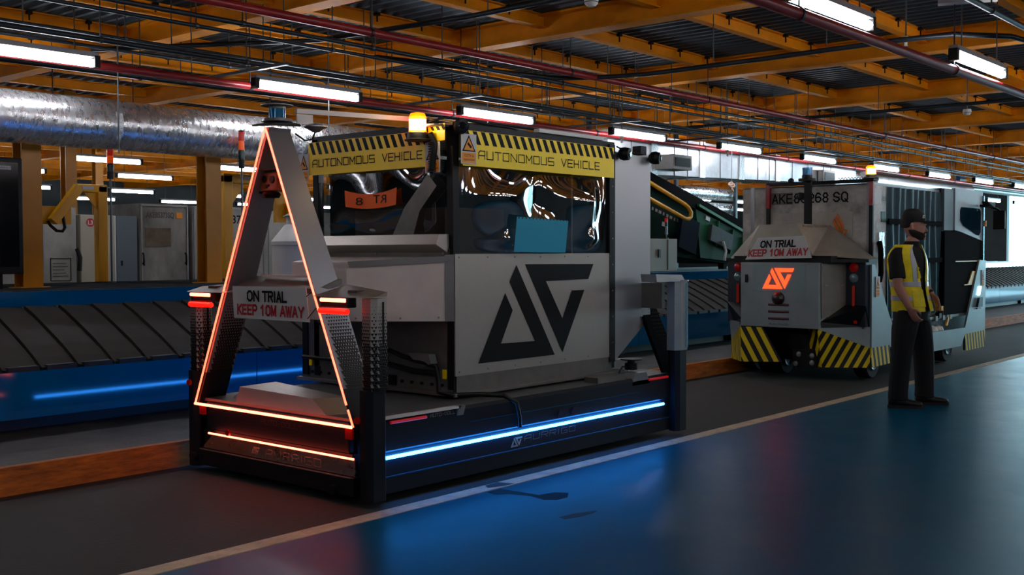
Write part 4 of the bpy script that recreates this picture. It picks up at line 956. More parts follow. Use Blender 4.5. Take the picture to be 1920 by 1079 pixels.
strokes('AUTONOMOUS', 'banner_lettering', inkblack, b2, (ex0 - .051, 6.25, 2.065), (0, -.66, 0), (0, 0, .05), t=.15)
strokes('VEHICLE', 'banner_lettering', inkblack, b2, (ex0 - .051, 5.51, 2.065), (0, -.38, 0), (0, 0, .05), t=.15)
cctv_sign(E, (5.137, ey0 - .052, 2.02), (.145, 0, 0), (0, 0, .195))
cctv_sign(E, (ex0 - .052, 5.095, 1.965), (0, -.135, 0), (0, 0, .2))
cctv_sign(E, (ex0 - .052, 6.40, 1.965), (0, -.11, 0), (0, 0, .2))
# little hazard patch beside the beacon
pz = banner((ex0 - .05, 5.07, 2.17), (0, -.15, 0), (0, 0, .11), (-1, 0, 0), 3, 0)
# beacon
bcx, bcy = 5.0, 5.1
MB().box(4.98, 5.12, 4.93, 5.2, 2.262, 2.272).build('beacon_bracket', steel2, E)
MB().lathe((bcx, bcy, 2.172), [(.085, 0), (.085, .008), (.07, .012), (.066, .05), (.062, .055)], 24).build('beacon_base', blackframe, E)
MB().lathe((bcx, bcy, 2.227), [(.058, 0), (.056, .1), (.045, .122), (.015, .128)], 24).build('beacon_dome', mat('beacon_amber', '#ff7a10', .3, emit='#ff5200', es=5.0), E)['label'] = 'lit amber beacon dome'
MB().lathe((bcx - .03, bcy - .03, 2.24), [(.052, 0), (.052, .065)], 16).build('beacon_core', mat('beacon_core', '#ffffff', .3, emit='#ffd9a0', es=30), E)

MB().tube([(5.04, 5.03, 2.22), (5.06, 5.0, 2.15), (5.05, 5.02, 2.0), (5.05, 5.04, 1.97)], .022, 10).build('ribbed_hose', blackm, E)
rh = MB()
for k in range(14): rh.lathe((5.052, 5.02, 1.97 + k * .016), [(.026, 0), (.026, .007)], 12)
rh.build('hose_ribs', blackframe, E)
MB().tube([(5.06, 5.05, 2.3), (5.1, 4.95, 2.32), (5.3, 4.9, 2.31), (5.7, 4.9, 2.30), (5.8, 4.91, 2.285)], .008, 6).build('roof_cable', blackm, E)
MB().tube([(5.2, 4.93, 2.30), (5.9, 4.93, 2.30)], .006, 6).build('roof_cable', silver, E)
# corner cameras
def ccam(p, dr, name='corner_camera'):
    MB().lathe(p, [(.02, -.02), (.045, 0), (.052, .03), (.046, .07), (.03, .075)], 18, dr).build(name, blackm, E)
    MB().lathe(Vector(p) + Vector(dr).normalized() * .075, [(.026, 0), (.02, .008)], 14, dr).build('camera_glass', mat('cam_glass', '#14181c', .1), E)
ccam((5.16, 4.87, 2.262), (-.6, -.8, -.1)); ccam((6.96, 4.87, 2.205), (.3, -1, -.1)); ccam((7.38, 4.87, 2.20), (.5, -1, -.1))
MB().box(7.28, 7.36, 4.9, 4.98, 2.22, 2.29).build('camera_mount', blackframe, E)
MB().tube([(6.95, 4.9, 2.26), (7.1, 4.9, 2.225), (7.3, 4.9, 2.225)], .006, 6).build('camera_cable', blackm, E)
MB().box(5.98, 6.75, 4.88, 4.93, 2.292, 2.318).build('roof_light_bar', white, E)
MB().box(ex0 + .01, ex1, ey0 + .05, ey1 - .05, 2.285, 2.29).build('roof_film', mat('roof_sheet', '#3a3d40', .3, metal=.5), E)
# ================================================================= second vehicle: autonomous carrier
V = thing('autonomous_carrier', 'second silver vehicle with glowing red triangle logo and yellow-black striped bumpers, behind the man', 'vehicle', (13.6, 5.75, 0))
vs_ = mat('carrier_steel', '#8b9596', .42, metal=.55, rvar=.06, var=.12, vscale=3)
hz_r = hazard('stripes_right', (.35, -.85, -.5), 11); hz_l = hazard('stripes_left', (0, .8, .5), 8.5); hz_s = hazard('stripes_side', (1, 0, .3), 9)
# rear centre pod
pod = [(11.3, 5.265), (11.3, 6.22), (11.72, 6.36), (11.72, 5.13)]
MB().prism([(x, y, .585) for x, y in pod], (0, 0, .735)).build('rear_pod', vs_, V, bevel=.006)
MB().box(11.292, 11.3, 5.42, 6.06, .985, 1.31).build('logo_plate', mat('plate_steel', '#7f9294', .5, metal=.4), V)
mr_ = logo('glowing_logo', mat('logo_glow', '#ff2010', .4, emit='#ff3010', es=4.0), V, (11.292, 5.935, 1.02), (0, -.385, 0), (0, 0, .235), th=.004)
mr_['label'] = 'glowing red twin triangle logo'
MB().box(11.288, 11.298, 6.13, 6.16, 1.09, 1.18).build('key_slot', blackm, V)
MB().lathe((11.3, 5.745, .915), [(.075, 0), (.07, .03), (.045, .06), (.01, .07)], 20, (-1, 0, 0)).build('dome_sensor', mat('dome_brown', '#2c1c1a', .25), V)
for z in (.842, .765, .687): MB().tube([(11.298, 5.867, z), (11.298, 5.618, z)], .013, 8).build('red_slot', mat('slot_red', '#4d0f14', .35), V)
text('Auto-Shuttle', 'model_lettering', dimink, V, (11.3, 5.86, .61), (0, -.24, 0), (0, 0, .03))
d1 = Vector((.42, -.135, 0)).normalized(); n1 = Vector((-.305, -.95, 0)).normalized()
def rp(a, z, l=.004): return Vector((11.3, 5.265, 0)) + d1 * a + n1 * l + Vector((0, 0, z))
MB().prism([rp(.04, .70), rp(.43, .76), rp(.43, 1.31), rp(.03, 1.31)], n1 * .006).build('recess_panel', mat('recess_tan', '#7d7a70', .45, metal=.45, var=.15, vscale=6), V)
for a in (.08, .33): MB().prism([rp(a, 1.06, .01), rp(a + .06, 1.06, .01), rp(a + .06, 1.075, .01), rp(a, 1.075, .01)], n1 * .005).build('hinge', silver, V)
# lamp pillars
for y0, y1, s in ((4.90, 5.13, 1), (6.37, 6.62, -1)):
    MB().box(11.70, 11.95, y0, y1, .60, 1.34).build('lamp_pillar', mat('pillar_blue', '#14202c', .4), V, bevel=.012)
    yc = (y0 + y1) / 2 + s * .02
    for z, m in ((1.262, redlens), (1.145, mat('clear_lens', '#8aa0a5', .15, metal=.6))):
        MB().lathe((11.70, yc, z), [(.052, 0), (.05, .01), (.03, .022), (.01, .025)], 20, (-1, 0, 0)).build('round_lamp', m, V)
    MB().tube([(11.69, yc, 1.06), (11.69, yc, .82)], .016, 8).build('marker_strip', mat('strip_red', '#6a1a12', .3, emit='#ff3015', es=.05), V)
mb = MB(); mb.add([(11.33, 5.26, .665), (11.69, 5.13, .84), (11.69, 4.89, .84), (11.80, 4.89, .60), (11.34, 5.24, .60), (11.72, 5.2, .60)], [(0, 1, 5, 4), (1, 2, 3, 5), (0, 4, 3, 2), (0, 2, 1), (4, 5, 3)])
mb.build('lamp_recess', blackm, V)
mb = MB(); mb.add([(11.33, 6.22, .665), (11.69, 6.36, .84), (11.69, 6.62, .84), (11.80, 6.62, .60), (11.34, 6.25, .60), (11.72, 6.3, .60)], [(0, 1, 5, 4), (1, 2, 3, 5), (0, 4, 3, 2), (0, 2, 1), (4, 5, 3)])
mb.build('lamp_recess', blackm, V)
MB().lathe((11.62, 4.98, .66), [(.022, 0), (.018, .02)], 12, (-1, -.4, 0)).build('red_marker', redlens, V)
# lower apron and striped bumper, right
mb = MB(); A = (11.31, 5.27); B = (11.80, 4.885)
mb.prism([(A[0], A[1], .585), (B[0], B[1], .365), (B[0], B[1], .60), (A[0], A[1], .60)], (.02, .02, 0)); mb.build('lower_apron', vs_, V)
MB().prism([(A[0] - .01, A[1], .585), (B[0] - .01, B[1] - .004, .366), (B[0] - .01, B[1] - .004, .145), (11.42, 5.27, .155)], (.02, .02, 0)).build('striped_bumper', hz_r, V)
MB().prism([(A[0] - .01, A[1], .585), (11.42, 5.27, .155), (11.62, 5.5, .155), (11.55, 5.5, .56)], (.02, .01, 0)).build('striped_bumper', hz_l, V)
# left
MB().prism([(11.3, 6.225, .578), (11.3, 5.94, .578), (11.3, 5.70, .2), (11.3, 6.21, .17)], (.02, 0, 0)).build('striped_bumper', hazard('stripes_left_rear', (0, -.85, .5), 9.0), V)
MB().prism([(11.3, 6.225, .578), (11.3, 6.21, .17), (11.62, 6.52, .165), (11.62, 6.52, .38)], (.02, .0, 0)).build('striped_bumper', hazard('stripes_left_corner', (.7, .7, .2), 17), V)
MB().prism([(11.32, 6.22, .585), (11.62, 6.52, .38), (11.72, 6.6, .62), (11.34, 6.24, .62)], (.02, 0, 0)).build('lower_apron', vs_, V)
# side panel with rear and front fins
side = [(11.81, .365), (11.80, 1.295), (11.88, 1.295), (12.30, .72), (12.55, .44), (14.9, .425), (15.46, 1.32), (15.72, 1.31), (15.71, .345), (14.89, .335), (14.75, .19), (13.3, .19), (13.25, .22), (12.62, .22), (12.3, .365)]
for y, s in ((4.87, 1), (6.60, 1)): MB().prism([(x, y, z) for x, z in side], (0, .025, 0)).build('side_panel', vs_, V)
MB().prism([(11.80, 4.868, .366), (12.33, 4.868, .366), (12.33, 4.868, .155), (11.80, 4.868, .145)], (0, .025, 0)).build('striped_side', hz_s, V)
MB().prism([(14.895, 4.868, .34), (15.71, 4.868, .35), (15.71, 4.868, .117), (14.895, 4.868, .115)], (0, .025, 0)).build('striped_side', hz_s, V)
cctv_sign(V, (11.90, 4.868, .93), (.11, 0, 0), (0, 0, .23)); cctv_sign(V, (15.53, 4.868, .95), (.1, 0, 0), (0, 0, .23))
MB().prism([(15.36, 4.866, .84), (15.44, 4.866, .84), (15.50, 4.866, .96), (15.42, 4.866, .96)], (0, -.012, 0)).build('side_light', mat('cool_lamp', '#ffffff', .3, emit='#9fe6ff', es=9), V)['label'] = 'lit white side light'
MB().prism([(15.3, 4.866, .68), (15.5, 4.866, .68), (15.5, 4.866, .81), (15.38, 4.866, .81)], (0, -.03, 0)).build('side_sensor', blackm, V)
MB().box(15.32, 15.48, 4.85, 4.866, .655, .67).build('sensor_trim', reddim, V)
# chassis, deck
MB().box(11.95, 15.6, 5.0, 6.5, .24, .58).build('chassis', blackframe, V); MB().box(11.72, 15.6, 4.92, 6.58, .58, .615).build('deck', steel2, V)
MB().box(11.6, 11.95, 5.35, 6.2, .2, .5).build('rear_drive_unit', blackm, V)
for y, z in ((5.42, .27), (5.58, .28), (5.42, .19), (5.62, .17)): MB().lathe((11.5, y, z), [(.03, 0), (.03, .03), (.01, .035)], 12, (-1, 0, 0)).build('hitch_bolt', silver, V)
MB().box(11.48, 11.62, 5.36, 5.66, .13, .34).build('hitch_block', blackm, V)
def wheel(x, y, r, wd, rz=0):
    MB().lathe((x, y - wd / 2, r + .002), [(r * .55, 0), (r * .93, .0), (r, .025), (r, wd - .025), (r * .93, wd), (r * .55, wd)], 32, (0, 1, 0)).build('wheel', rubberm, V)
    MB().lathe((x, y - wd / 2 - .004, r + .002), [(r * .55, 0), (r * .5, -.01), (r * .2, .01)], 20, (0, 1, 0)).build('wheel_hub', mat('hub_grey', '#31444e', .4, metal=.6), V)
wheel(12.02, 5.02, .20, .16); wheel(12.02, 6.42, .20, .16); wheel(14.45, 5.03, .2, .16); wheel(14.45, 6.42, .2, .16); wheel(11.85, 6.05, .2, .3)
# black band, hood
MB().box(11.36, 11.95, 5.15, 6.34, 1.32, 1.395).build('hood_band', blackm, V); MB().prism([(11.36, 5.16, 1.32), (11.74, 4.88, 1.32), (11.95, 4.88, 1.32), (11.95, 5.16, 1.32)], (0, 0, .035)).build('hood_band', blackm, V)
MB().box(11.7, 11.95, 6.34, 6.64, 1.32, 1.37).build('hood_band', blackm, V)
mb = MB()
hp = [(11.33, 6.20, 1.395), (11.33, 5.355, 1.40), (11.75, 4.885, 1.355), (11.98, 4.885, 1.355), (11.98, 6.62, 1.355), (11.75, 6.62, 1.355),
      (11.42, 6.05, 1.752), (11.42, 5.58, 1.757), (11.93, 5.43, 1.75), (11.93, 6.22, 1.75)]
mb.add(hp, [(0, 1, 7, 6), (1, 2, 8, 7), (2, 3, 8), (3, 4, 9, 8), (4, 5, 9), (5, 0, 6, 9), (6, 7, 8, 9), (0, 5, 4, 3, 2, 1)])
mb.build('hood', mat('hood_steel', '#918c80', .45, metal=.4, var=.12, vscale=5), V, merge=True)
hs0 = Vector((11.315, 6.17, 1.352)); hU = Vector((0, -.82, .02)); hV = Vector((.062, 0, .25))
sg2 = MB().prism([hs0, hs0 + hU, hs0 + hU + hV + Vector((0, .12, 0)), hs0 + hV + Vector((0, -.13, 0))], (-.004, 0, 0)).build('trial_sign', signwhite, V)
for wd_, a_, b_ in (('ON', .22, .15), ('TRIAL', .43, .31)): strokes(wd_, 'sign_lettering', inkblack, sg2, hs0 + hU * a_ + hV * .54 + Vector((-.006, 0, 0)), hU * b_, hV * .27, t=.25, gap=.42, gl=GB)
for wd_, a_, b_ in (('KEEP', .05, .26), ('10M', .37, .20), ('AWAY', .635, .29)): strokes(wd_, 'sign_lettering', inkred, sg2, hs0 + hU * a_ + hV * .15 + Vector((-.006, 0, 0)), hU * b_, hV * .27, t=.25, gap=.42, gl=GB)
text('Auto-Shuttle', 'model_lettering', dimink, V, (11.46, 5.535, 1.715), (.4, -.12, 0), (.0, .02, .03), lift=.006)
# rear guard frame with mast and lidar
for y in (6.2, 4.93):
    MB().box(11.955, 11.985, y, y + .045, 1.37, 2.24).build('guard_post', blackframe, V)
    MB().box(11.95, 11.99, y - .003, y + .048, 1.96, 2.24).build('red_tape', reddim, V)
MB().box(11.955, 11.985, 4.93, 6.245, 2.22, 2.26).build('guard_rail', blackframe, V)
MB().box(11.73, 11.77, 5.57, 5.65, 1.75, 2.27).build('mast', blackframe, V)
MB().lathe((11.75, 5.62, 2.25), [(.1, 0), (.1, .03), (.06, .035), (.06, .07)], 24).build('lidar_base', blackm, V)
MB().lathe((11.75, 5.62, 2.32), [(.055, 0), (.055, .06), (.058, .062), (.058, .085)], 24).build('lidar', MATS['lidar_glass'], V)
MB().lathe((11.8, 5.70, 2.08), [(.045, 0), (.045, .07), (.02, .075)], 16, (-1, 0, 0)).build('rear_camera', blackm, V)
MB().tube([(11.76, 5.62, 2.08), (11.8, 5.70, 2.08)], .012, 6).build('camera_arm', blackm, V)
MB().lathe((11.97, 5.93, 2.26), [(.035, 0), (.035, .03), (.015, .05)], 14).build('roof_knob', blackm, V)
MB().box(11.85, 12.0, 4.88, 5.02, 2.236, 2.256).build('beacon_bracket', blackframe, V)
MB().lathe((11.9, 4.93, 2.256), [(.085, 0), (.085, .01), (.065, .015), (.06, .045)], 22).build('beacon_base', blackframe, V)
MB().lathe((11.9, 4.93, 2.30), [(.055, 0), (.053, .085), (.04, .1), (.01, .105)], 22).build('beacon_dome', MATS['beacon_amber'], V)['label'] = 'lit amber beacon dome'
MB().lathe((11.87, 4.91, 2.31), [(.045, 0), (.045, .055)], 14).build('beacon_core', MATS['beacon_core'], V)
sc = []
for i in range(60): sc.append((11.97 , 5.02 + i * .0055, 2.275 + .012 * math.sin(i * .9)))
MB().tube(sc, .004, 5).build('coiled_cable', blackm, V)
# cab module at the front
MB().box(14.2, 15.62, 4.95, 6.5, .616, 2.25).build('cab_core', blackm, V)
MB().prism([(14.55, 4.90, 1.715), (14.75, 4.90, 1.70), (15.66, 4.90, 1.58), (15.66, 4.90, 2.26), (14.55, 4.90, 2.26)], (0, .045, 0)).build('cab_upper_panel', mat('cab_white', '#8f9a9e', .45, var=.1, vscale=5), V)
MB().prism([(14.55, 4.90, 1.712), (14.75, 4.90, 1.697), (15.66, 4.90, 1.577), (15.66, 4.90, .62), (14.18, 4.90, .62), (14.18, 4.90, 1.70), (14.53, 4.90, 1.70)], (0, .045, 0)).build('cab_lower_panel', mat('matt_black', '#060708', .9, spec=.1), V)
MB().box(14.18, 14.52, 4.91, 4.95, 1.71, 2.24).build('cab_side_panel', mat('side_grey', '#4d5a60', .5), V)
wp = [(14.78, 2.02), (15.5, 2.02), (15.56, 1.98), (15.56, 1.70), (15.5, 1.655), (15.4, 1.66), (14.85, 1.78), (14.75, 1.84), (14.74, 1.98)]
MB().prism([(x, 4.893, z) for x, z in wp], (0, .006, 0)).build('cab_window', mat('cab_glass', '#0c3448', .05, metal=.6), V)
MB().box(14.55, 15.5, 4.885, 4.9, 1.30, 1.312).build('yellow_line', yellowb, V)
MB().prism([(15.05, 4.885, 1.0), (15.2, 4.885, 1.0), (15.34, 4.885, 1.17), (15.22, 4.885, 1.17)], (0, .014, 0)).build('yellow_step', yellowb, V)
MB().box(14.9, 15.2, 4.885, 4.9, .985, 1.0).build('yellow_line', yellowb, V)
MB().tube([(15.5, 4.88, 2.06), (15.65, 4.8, 2.05), (15.8, 4.75, 2.02), (15.85, 4.74, 2.0)], .018, 7).build('mirror_arm', blackm, V)
MB().prism([(15.35, 4.82, 2.11), (15.62, 4.80, 2.10), (15.6, 4.80, 2.03), (15.45, 4.82, 2.05)], (0, -.08, 0)).build('front_camera', blackm, V)
MB().box(15.83, 15.87, 4.66, 4.82, 1.74, 2.0).build('mirror', blackm, V, bevel=.01)
MB().box(15.64, 15.68, 4.88, 4.95, .62, 2.2).build('cab_edge', mat('edge_blue', '#5f8ea0', .25, metal=.6), V)
MB().box(15.66, 15.70, 4.86, 4.9, 1.78, 1.86).build('orange_tab', signorange, V)
# low gap details in front of the curtain
MB().lathe((13.98, 4.98, .43), [(.02, -.06), (.06, -.03), (.075, .0), (.06, .045), (.02, .065)], 18).build('roller_ball', white, V)
MB().lathe((14.18, 4.98, .43), [(.02, -.06), (.06, -.03), (.075, .0), (.06, .045), (.02, .065)], 18).build('roller_ball', white, V)
MB().prism([(14.3, 4.93, .48), (14.35, 4.93, .48), (14.48, 4.93, .66), (14.42, 4.93, .66)], (0, -.02, 0)).build('yellow_lever', yellowb, V)
MB().box(14.1, 14.35, 4.905, 4.94, .68, .74).build('yellow_clip', yellowb, V)
for k in range(5): MB().box(13.9 + k * .13, 13.98 + k * .13, 4.905, 4.95, .56 + .03 * (k % 2), .62 + .03 * (k % 3)).build('latch_block', blackm if k % 2 else steel2, V)
# ---- container on the carrier
K = thing('freight_container', 'worn white container with orange bird emblem and dark side curtain, on the second vehicle', 'container', (13.0, 5.75, .616))
cw = mat('container_worn', '#c2c0b8', .5, col2='#7c7972', vscale=4)
MB().box(12.02, 14.15, 5.0, 6.55, .618, 2.2).build('shell', cw, K)
MB().box(12.0, 12.02, 4.97, 6.58, 1.2, 2.215).build('rear_face', cw, K)
for y in (4.965, 6.42): MB().box(11.995, 12.03, y, y + .05, .62, 2.22).build('corner_rail', silver, K)
MB().box(11.995, 14.15, 4.965, 5.0, 2.19, 2.225).build('top_rail', silver, K)
for wd_, y_, w_ in (('AKE', 6.18, .25), ('80268', 5.90, .42 ), ('SQ', 5.41, .165)): strokes(wd_, 'code_lettering', inkblack, K, (11.997, y_, 2.02), (0, -w_, 0), (0, 0, .1), t=.17, gap=.45, gl=GB)
MB().box(11.9985, 12.0, 5.92, 6.20, 2.0, 2.14).build('dark_patch', mat('patch_grey', '#6b6862', .6), K)
MB().box(11.99, 12.0, 5.18, 6.27, 1.58, 1.895).build('repair_plate', mat('repair_plate', '#a9a398', .45, var=.1, vscale=8), K)
bm_ = MB()
def bpt(u, v):      # emblem drawn on the plate
    return (11.985, 5.42 - (u - 1148) / 165 * .19, 1.885 - (v - 398) / 245 * .27)
for poly in ([(1148, 488), (1165, 460), (1222, 570), (1205, 642), (1172, 625), (1198, 578)], [(1172, 452), (1188, 425), (1247, 540), (1237, 622), (1214, 640), (1230, 562)],
             [(1194, 416), (1202, 398), (1268, 515), (1272, 560), (1246, 592), (1252, 532)], [(1170, 630), (1270, 628), (1288, 582), (1274, 580), (1256, 612), (1240, 622), (1262, 566), (1310, 572), (1282, 645), (1180, 645)]):
    bm_.prism([bpt(u, v) for u, v in poly], (-.002, 0, 0))
bm_.build('bird_emblem', mat('emblem_orange', '#d8741c', .5), K)
MB().box(12.03, 12.4, 4.955, 5.0, .62, 2.19).build('side_strip', cw, K)
text('U/S', 'lettering', inkblack, K, (12.05, 4.955, 2.03), (.17, 0, 0), (0, 0, .09), bold=.02)
MB().box(12.03, 12.25, 4.95, 4.955, 1.98, 2.15).build('paper_note', signwhite, K)
text('AKE80268', 'lettering', dimink, K, (12.24, 4.954, 2.02), (.15, 0, 0), (0, 0, .05))
MB().box(12.25, 12.37, 4.95, 4.955, 1.78, 1.9).build('green_patch', mat('green_patch', '#1f5a52', .5), K)
MB().box(12.18, 12.35, 4.945, 4.955, 1.35, 1.66).build('foil_patch', foil, K)
cu = MB(); n = 60; vsr = []
for j in range(13):
    z = 2.19 - (2.19 - .66) * j / 12
    vsr.append([(12.4 + 1.72 * i / n, 4.945 + .012 * math.sin(i * .9 + .6 * math.sin(j * .5)) + .008 * math.sin(i * .37 + j * .4), z) for i in range(n + 1)])
cu.loft(vsr, closed=False, cap=False)
cu.build('side_curtain', mat('curtain_film', '#12343c', .5, var=.2, vscale=5, bump=.25, bscale=12, spec=.15), K)['label'] = 'dark teal plastic side curtain'
for z in (1.76, 1.30): MB().box(12.4, 14.14, 4.915, 4.93, z, z + .06).build('strap', matt, K)
MB().tube([(12.16, 4.93, 1.55), (12.12, 4.9, 1.45), (12.13, 4.9, 1.2), (12.16, 4.93, 1.1)], .03, 7).build('side_handle', matt, K)
MB().box(12.0, 14.15, 4.96, 6.56, 2.2, 2.21).build('roof', silver, K)
# ================================================================= the man
PZ = math.atan2(-.7585, .652)
PM = Matrix.Translation((10.065, 3.787, .003)) @ Matrix.Rotation(PZ, 4, 'Z')
man = thing('person', 'walking man in a yellow hi-vis vest, black cap, black shirt and trousers', 'person', (10.065, 3.787, .003))
def W(p): return PM @ Vector(p)
def ringp(c, ax, ay, rx, ry, n=20, sq=2.0):
    c, ax, ay = Vector(c), Vector(ax), Vector(ay); r = []
    for k in range(n):
        a = 2 * math.pi * k / n; ca, sa = math.cos(a), math.sin(a)
        f = (abs(ca) ** sq + abs(sa) ** sq) ** (-1 / sq)
        r.append(W(c + ax * rx * ca * f + ay * ry * sa * f))
    return r
A_ = math.radians(50)
F = Vector((math.cos(A_), -math.sin(A_), 0)); R_ = Vector((-math.sin(A_), -math.cos(A_), 0))    # chest facing and the man's right
Hd = math.radians(27); HF = Vector((math.cos(Hd), -math.sin(Hd), 0)); HR = Vector((-math.sin(Hd), -math.cos(Hd), 0))
Z = Vector((0, 0, 1))
def limb(mb, pts, rad, n=14, ell=None):
    """tapering limb through local points"""
    P_ = [W(p) for p in pts]; rings = []; up = None
    for i, p in enumerate(P_):
        t_ = (P_[min(i + 1, len(P_) - 1)] - P_[max(i - 1, 0)]).normalized()
        if up is None: up = (W((0, 1, 0)) - W((0, 0, 0)))
        sx = t_.cross(up).normalized(); up = sx.cross(t_).normalized()
        a, b = rad[i] if isinstance(rad[i], tuple) else (rad[i], rad[i])
        rings.append([p + sx * math.cos(2 * math.pi * k / n) * a + up * math.sin(2 * math.pi * k / n) * b for k in range(n)])
    mb.loft(rings)
def smooth(pts, k=3):
    out = []
    P_ = [Vector(p) for p in pts]
    for i in range(len(P_) - 1):
        p0, p1, p2, p3 = P_[max(i - 1, 0)], P_[i], P_[i + 1], P_[min(i + 2, len(P_) - 1)]
        for j in range(k):
            t_ = j / k
            out.append(.5 * ((2 * p1) + (p2 - p0) * t_ + (2 * p0 - 5 * p1 + 4 * p2 - p3) * t_ ** 2 + (3 * p1 - p0 - 3 * p2 + p3) * t_ ** 3))
    out.append(P_[-1]); return out
def lerp_r(rad, k=3):
    out = []
    for a, b in zip(rad[:-1], rad[1:]):
        for j in range(k): out.append(a + (b - a) * j / k)
    out.append(rad[-1]); return out
def sl(mb, pts, rad, k=3, n=14): limb(mb, smooth(pts, k), lerp_r(rad, k), n)
def remesh(o, v, it=3, f=.5):
    md = o.modifiers.new('remesh', 'REMESH'); md.mode = 'VOXEL'; md.voxel_size = v; md.use_smooth_shade = True
    sm = o.modifiers.new('smooth', 'SMOOTH'); sm.factor = f; sm.iterations = it
    return o
skin = mat('skin', '#b97f68', .5, var=.1, vscale=10)
shirtm = mat('black_shirt', '#07080a', .85, bump=.1, bscale=120); trom = mat('black_trousers', '#07080b', .85, var=.3, vscale=8)
vestm = mat('hivis_yellow', '#f2dc00', .6, var=.12, vscale=12, emit='#c8d000', es=0.0); bandm = mat('reflective_band', '#c4c6cc', .35, metal=.1)
bootm = mat('boot_brown', '#1c1110', .5); solem = mat('boot_sole', '#141013', .7); capm = mat('cap_black', '#08090b', .7); hairm = mat('hair_dark', '#241812', .8)
tc_ = Vector((-.035, 0, 0))            # torso axis at chest
RS = tc_ + R_ * .178 + Z * 1.40; LS = tc_ - R_ * .178 + Z * 1.40
# skeleton points
RE = Vector((-.175, -.17, 1.13)); RW = Vector((-.085, -.215, .925)); RH = Vector((-.045, -.225, .85))
LE = Vector((.13, .10, 1.15)); LW = Vector((.195, -.01, 1.045)); LH = Vector((.235, -.02, .97))
hc = Vector((.03, 0, 1.675))
body = MB()
# head: lofted rings from chin to crown, turned to HF
hr = [(1.545, .028, .028, .045), (1.558, .05, .045, .035), (1.58, .072, .06, .022), (1.61, .085, .070, .010), (1.64, .092, .075, .004), (1.675, .098, .078, 0), (1.71, .1, .08, -.004), (1.745, .095, .077, -.008), (1.775, .078, .064, -.012), (1.79, .045, .04, -.014)]
body.loft([ringp(Vector((hc.x, hc.y, z)) + HF * sh, HF, HR, a, b, 22, 2.2) for z, a, b, sh in hr])
# jaw, nose, brow, lips, ears
limb(body, [hc + HF * .085 + Z * -.012, hc + HF * .1 + Z * -.03, hc + HF * .110 + Z * -.046, hc + HF * .103 + Z * -.056], [.008, .0105, .0125, .009], 10)
limb(body, [hc + HF * .085 + HR * .035 + Z * .012, hc + HF * .098 + Z * .012, hc + HF * .085 - HR * .035 + Z * .012], [.01, .012, .01], 8)
limb(body, [hc + HF * .082 + HR * .022 + Z * -.078, hc + HF * .1 + Z * -.076, hc + HF * .082 - HR * .022 + Z * -.078], [.006, .009, .006], 8)
limb(body, [hc + HF * .08 + HR * .018 + Z * -.09, hc + HF * .097 + Z * -.09, hc + HF * .08 - HR * .018 + Z * -.09], [.006, .009, .006], 8)
limb(body, [hc + HF * .065 + HR * .02 + Z * -.115, hc + HF * .09 + Z * -.115, hc + HF * .065 - HR * .02 + Z * -.115], [.012, .018, .012], 8)
for s in (1, -1):
    limb(body, [hc + HR * s * .08 + HF * -.005 + Z * .02, hc + HR * s * .088 + HF * -.014 + Z * .008, hc + HR * s * .088 + HF * -.012 + Z * -.015, hc + HR * s * .08 + HF * -.003 + Z * -.034], [.01, .014, .012, .008], 8)
limb(body, [Vector((.0, 0, 1.47)), Vector((.01, 0, 1.52)), hc + Z * -.12], [.066, .06, .058], 16)
# torso
def torso(mb, grow, z0=.92, z1=1.5):
    rs = [(.86, .15, .105, .03), (.92, .165, .115, .02), (1.0, .162, .112, .005), (1.1, .16, .108, -.01), (1.2, .172, .115, -.02), (1.3, .185, .122, -.03), (1.38, .19, .118, -.035), (1.44, .175, .1, -.035), (1.48, .125, .08, -.03), (1.51, .07, .065, -.01)]
    mb.loft([ringp((sh, 0, z), R_, F, a + grow, b + grow, 24, 2.4) for z, a, b, sh in rs if z0 <= z <= z1])
torso(body, 0, .86)
def arm(mb, S_, E_, W_, g=0, upto=None):
    pts = [S_, S_.lerp(E_, .35), S_.lerp(E_, .75), E_, E_.lerp(W_, .35), E_.lerp(W_, .8), W_]
    rad = [.062 + g, .056 + g, .047 + g, .043 + g, .044 + g, .032 + g, .028 + g]
    if upto: pts = pts[:upto]; rad = rad[:upto]
    sl(mb, pts, rad)
arm(body, RS, RE, RW); arm(body, LS, LE, LW)
def hand(mb, w_, h_, thumb, fwd):
    d = (h_ - w_).normalized(); side = Vector(thumb).normalized(); side = (side - d * side.dot(d)).normalized(); nrm = Vector(fwd).normalized()
    palm = w_ + d * .055
    limb(mb, [w_ - d * .01, w_ + d * .02, palm, w_ + d * .088], [(.026, .02), (.034, .018), (.042, .016), (.038, .013)], 12)
    return d, side, nrm
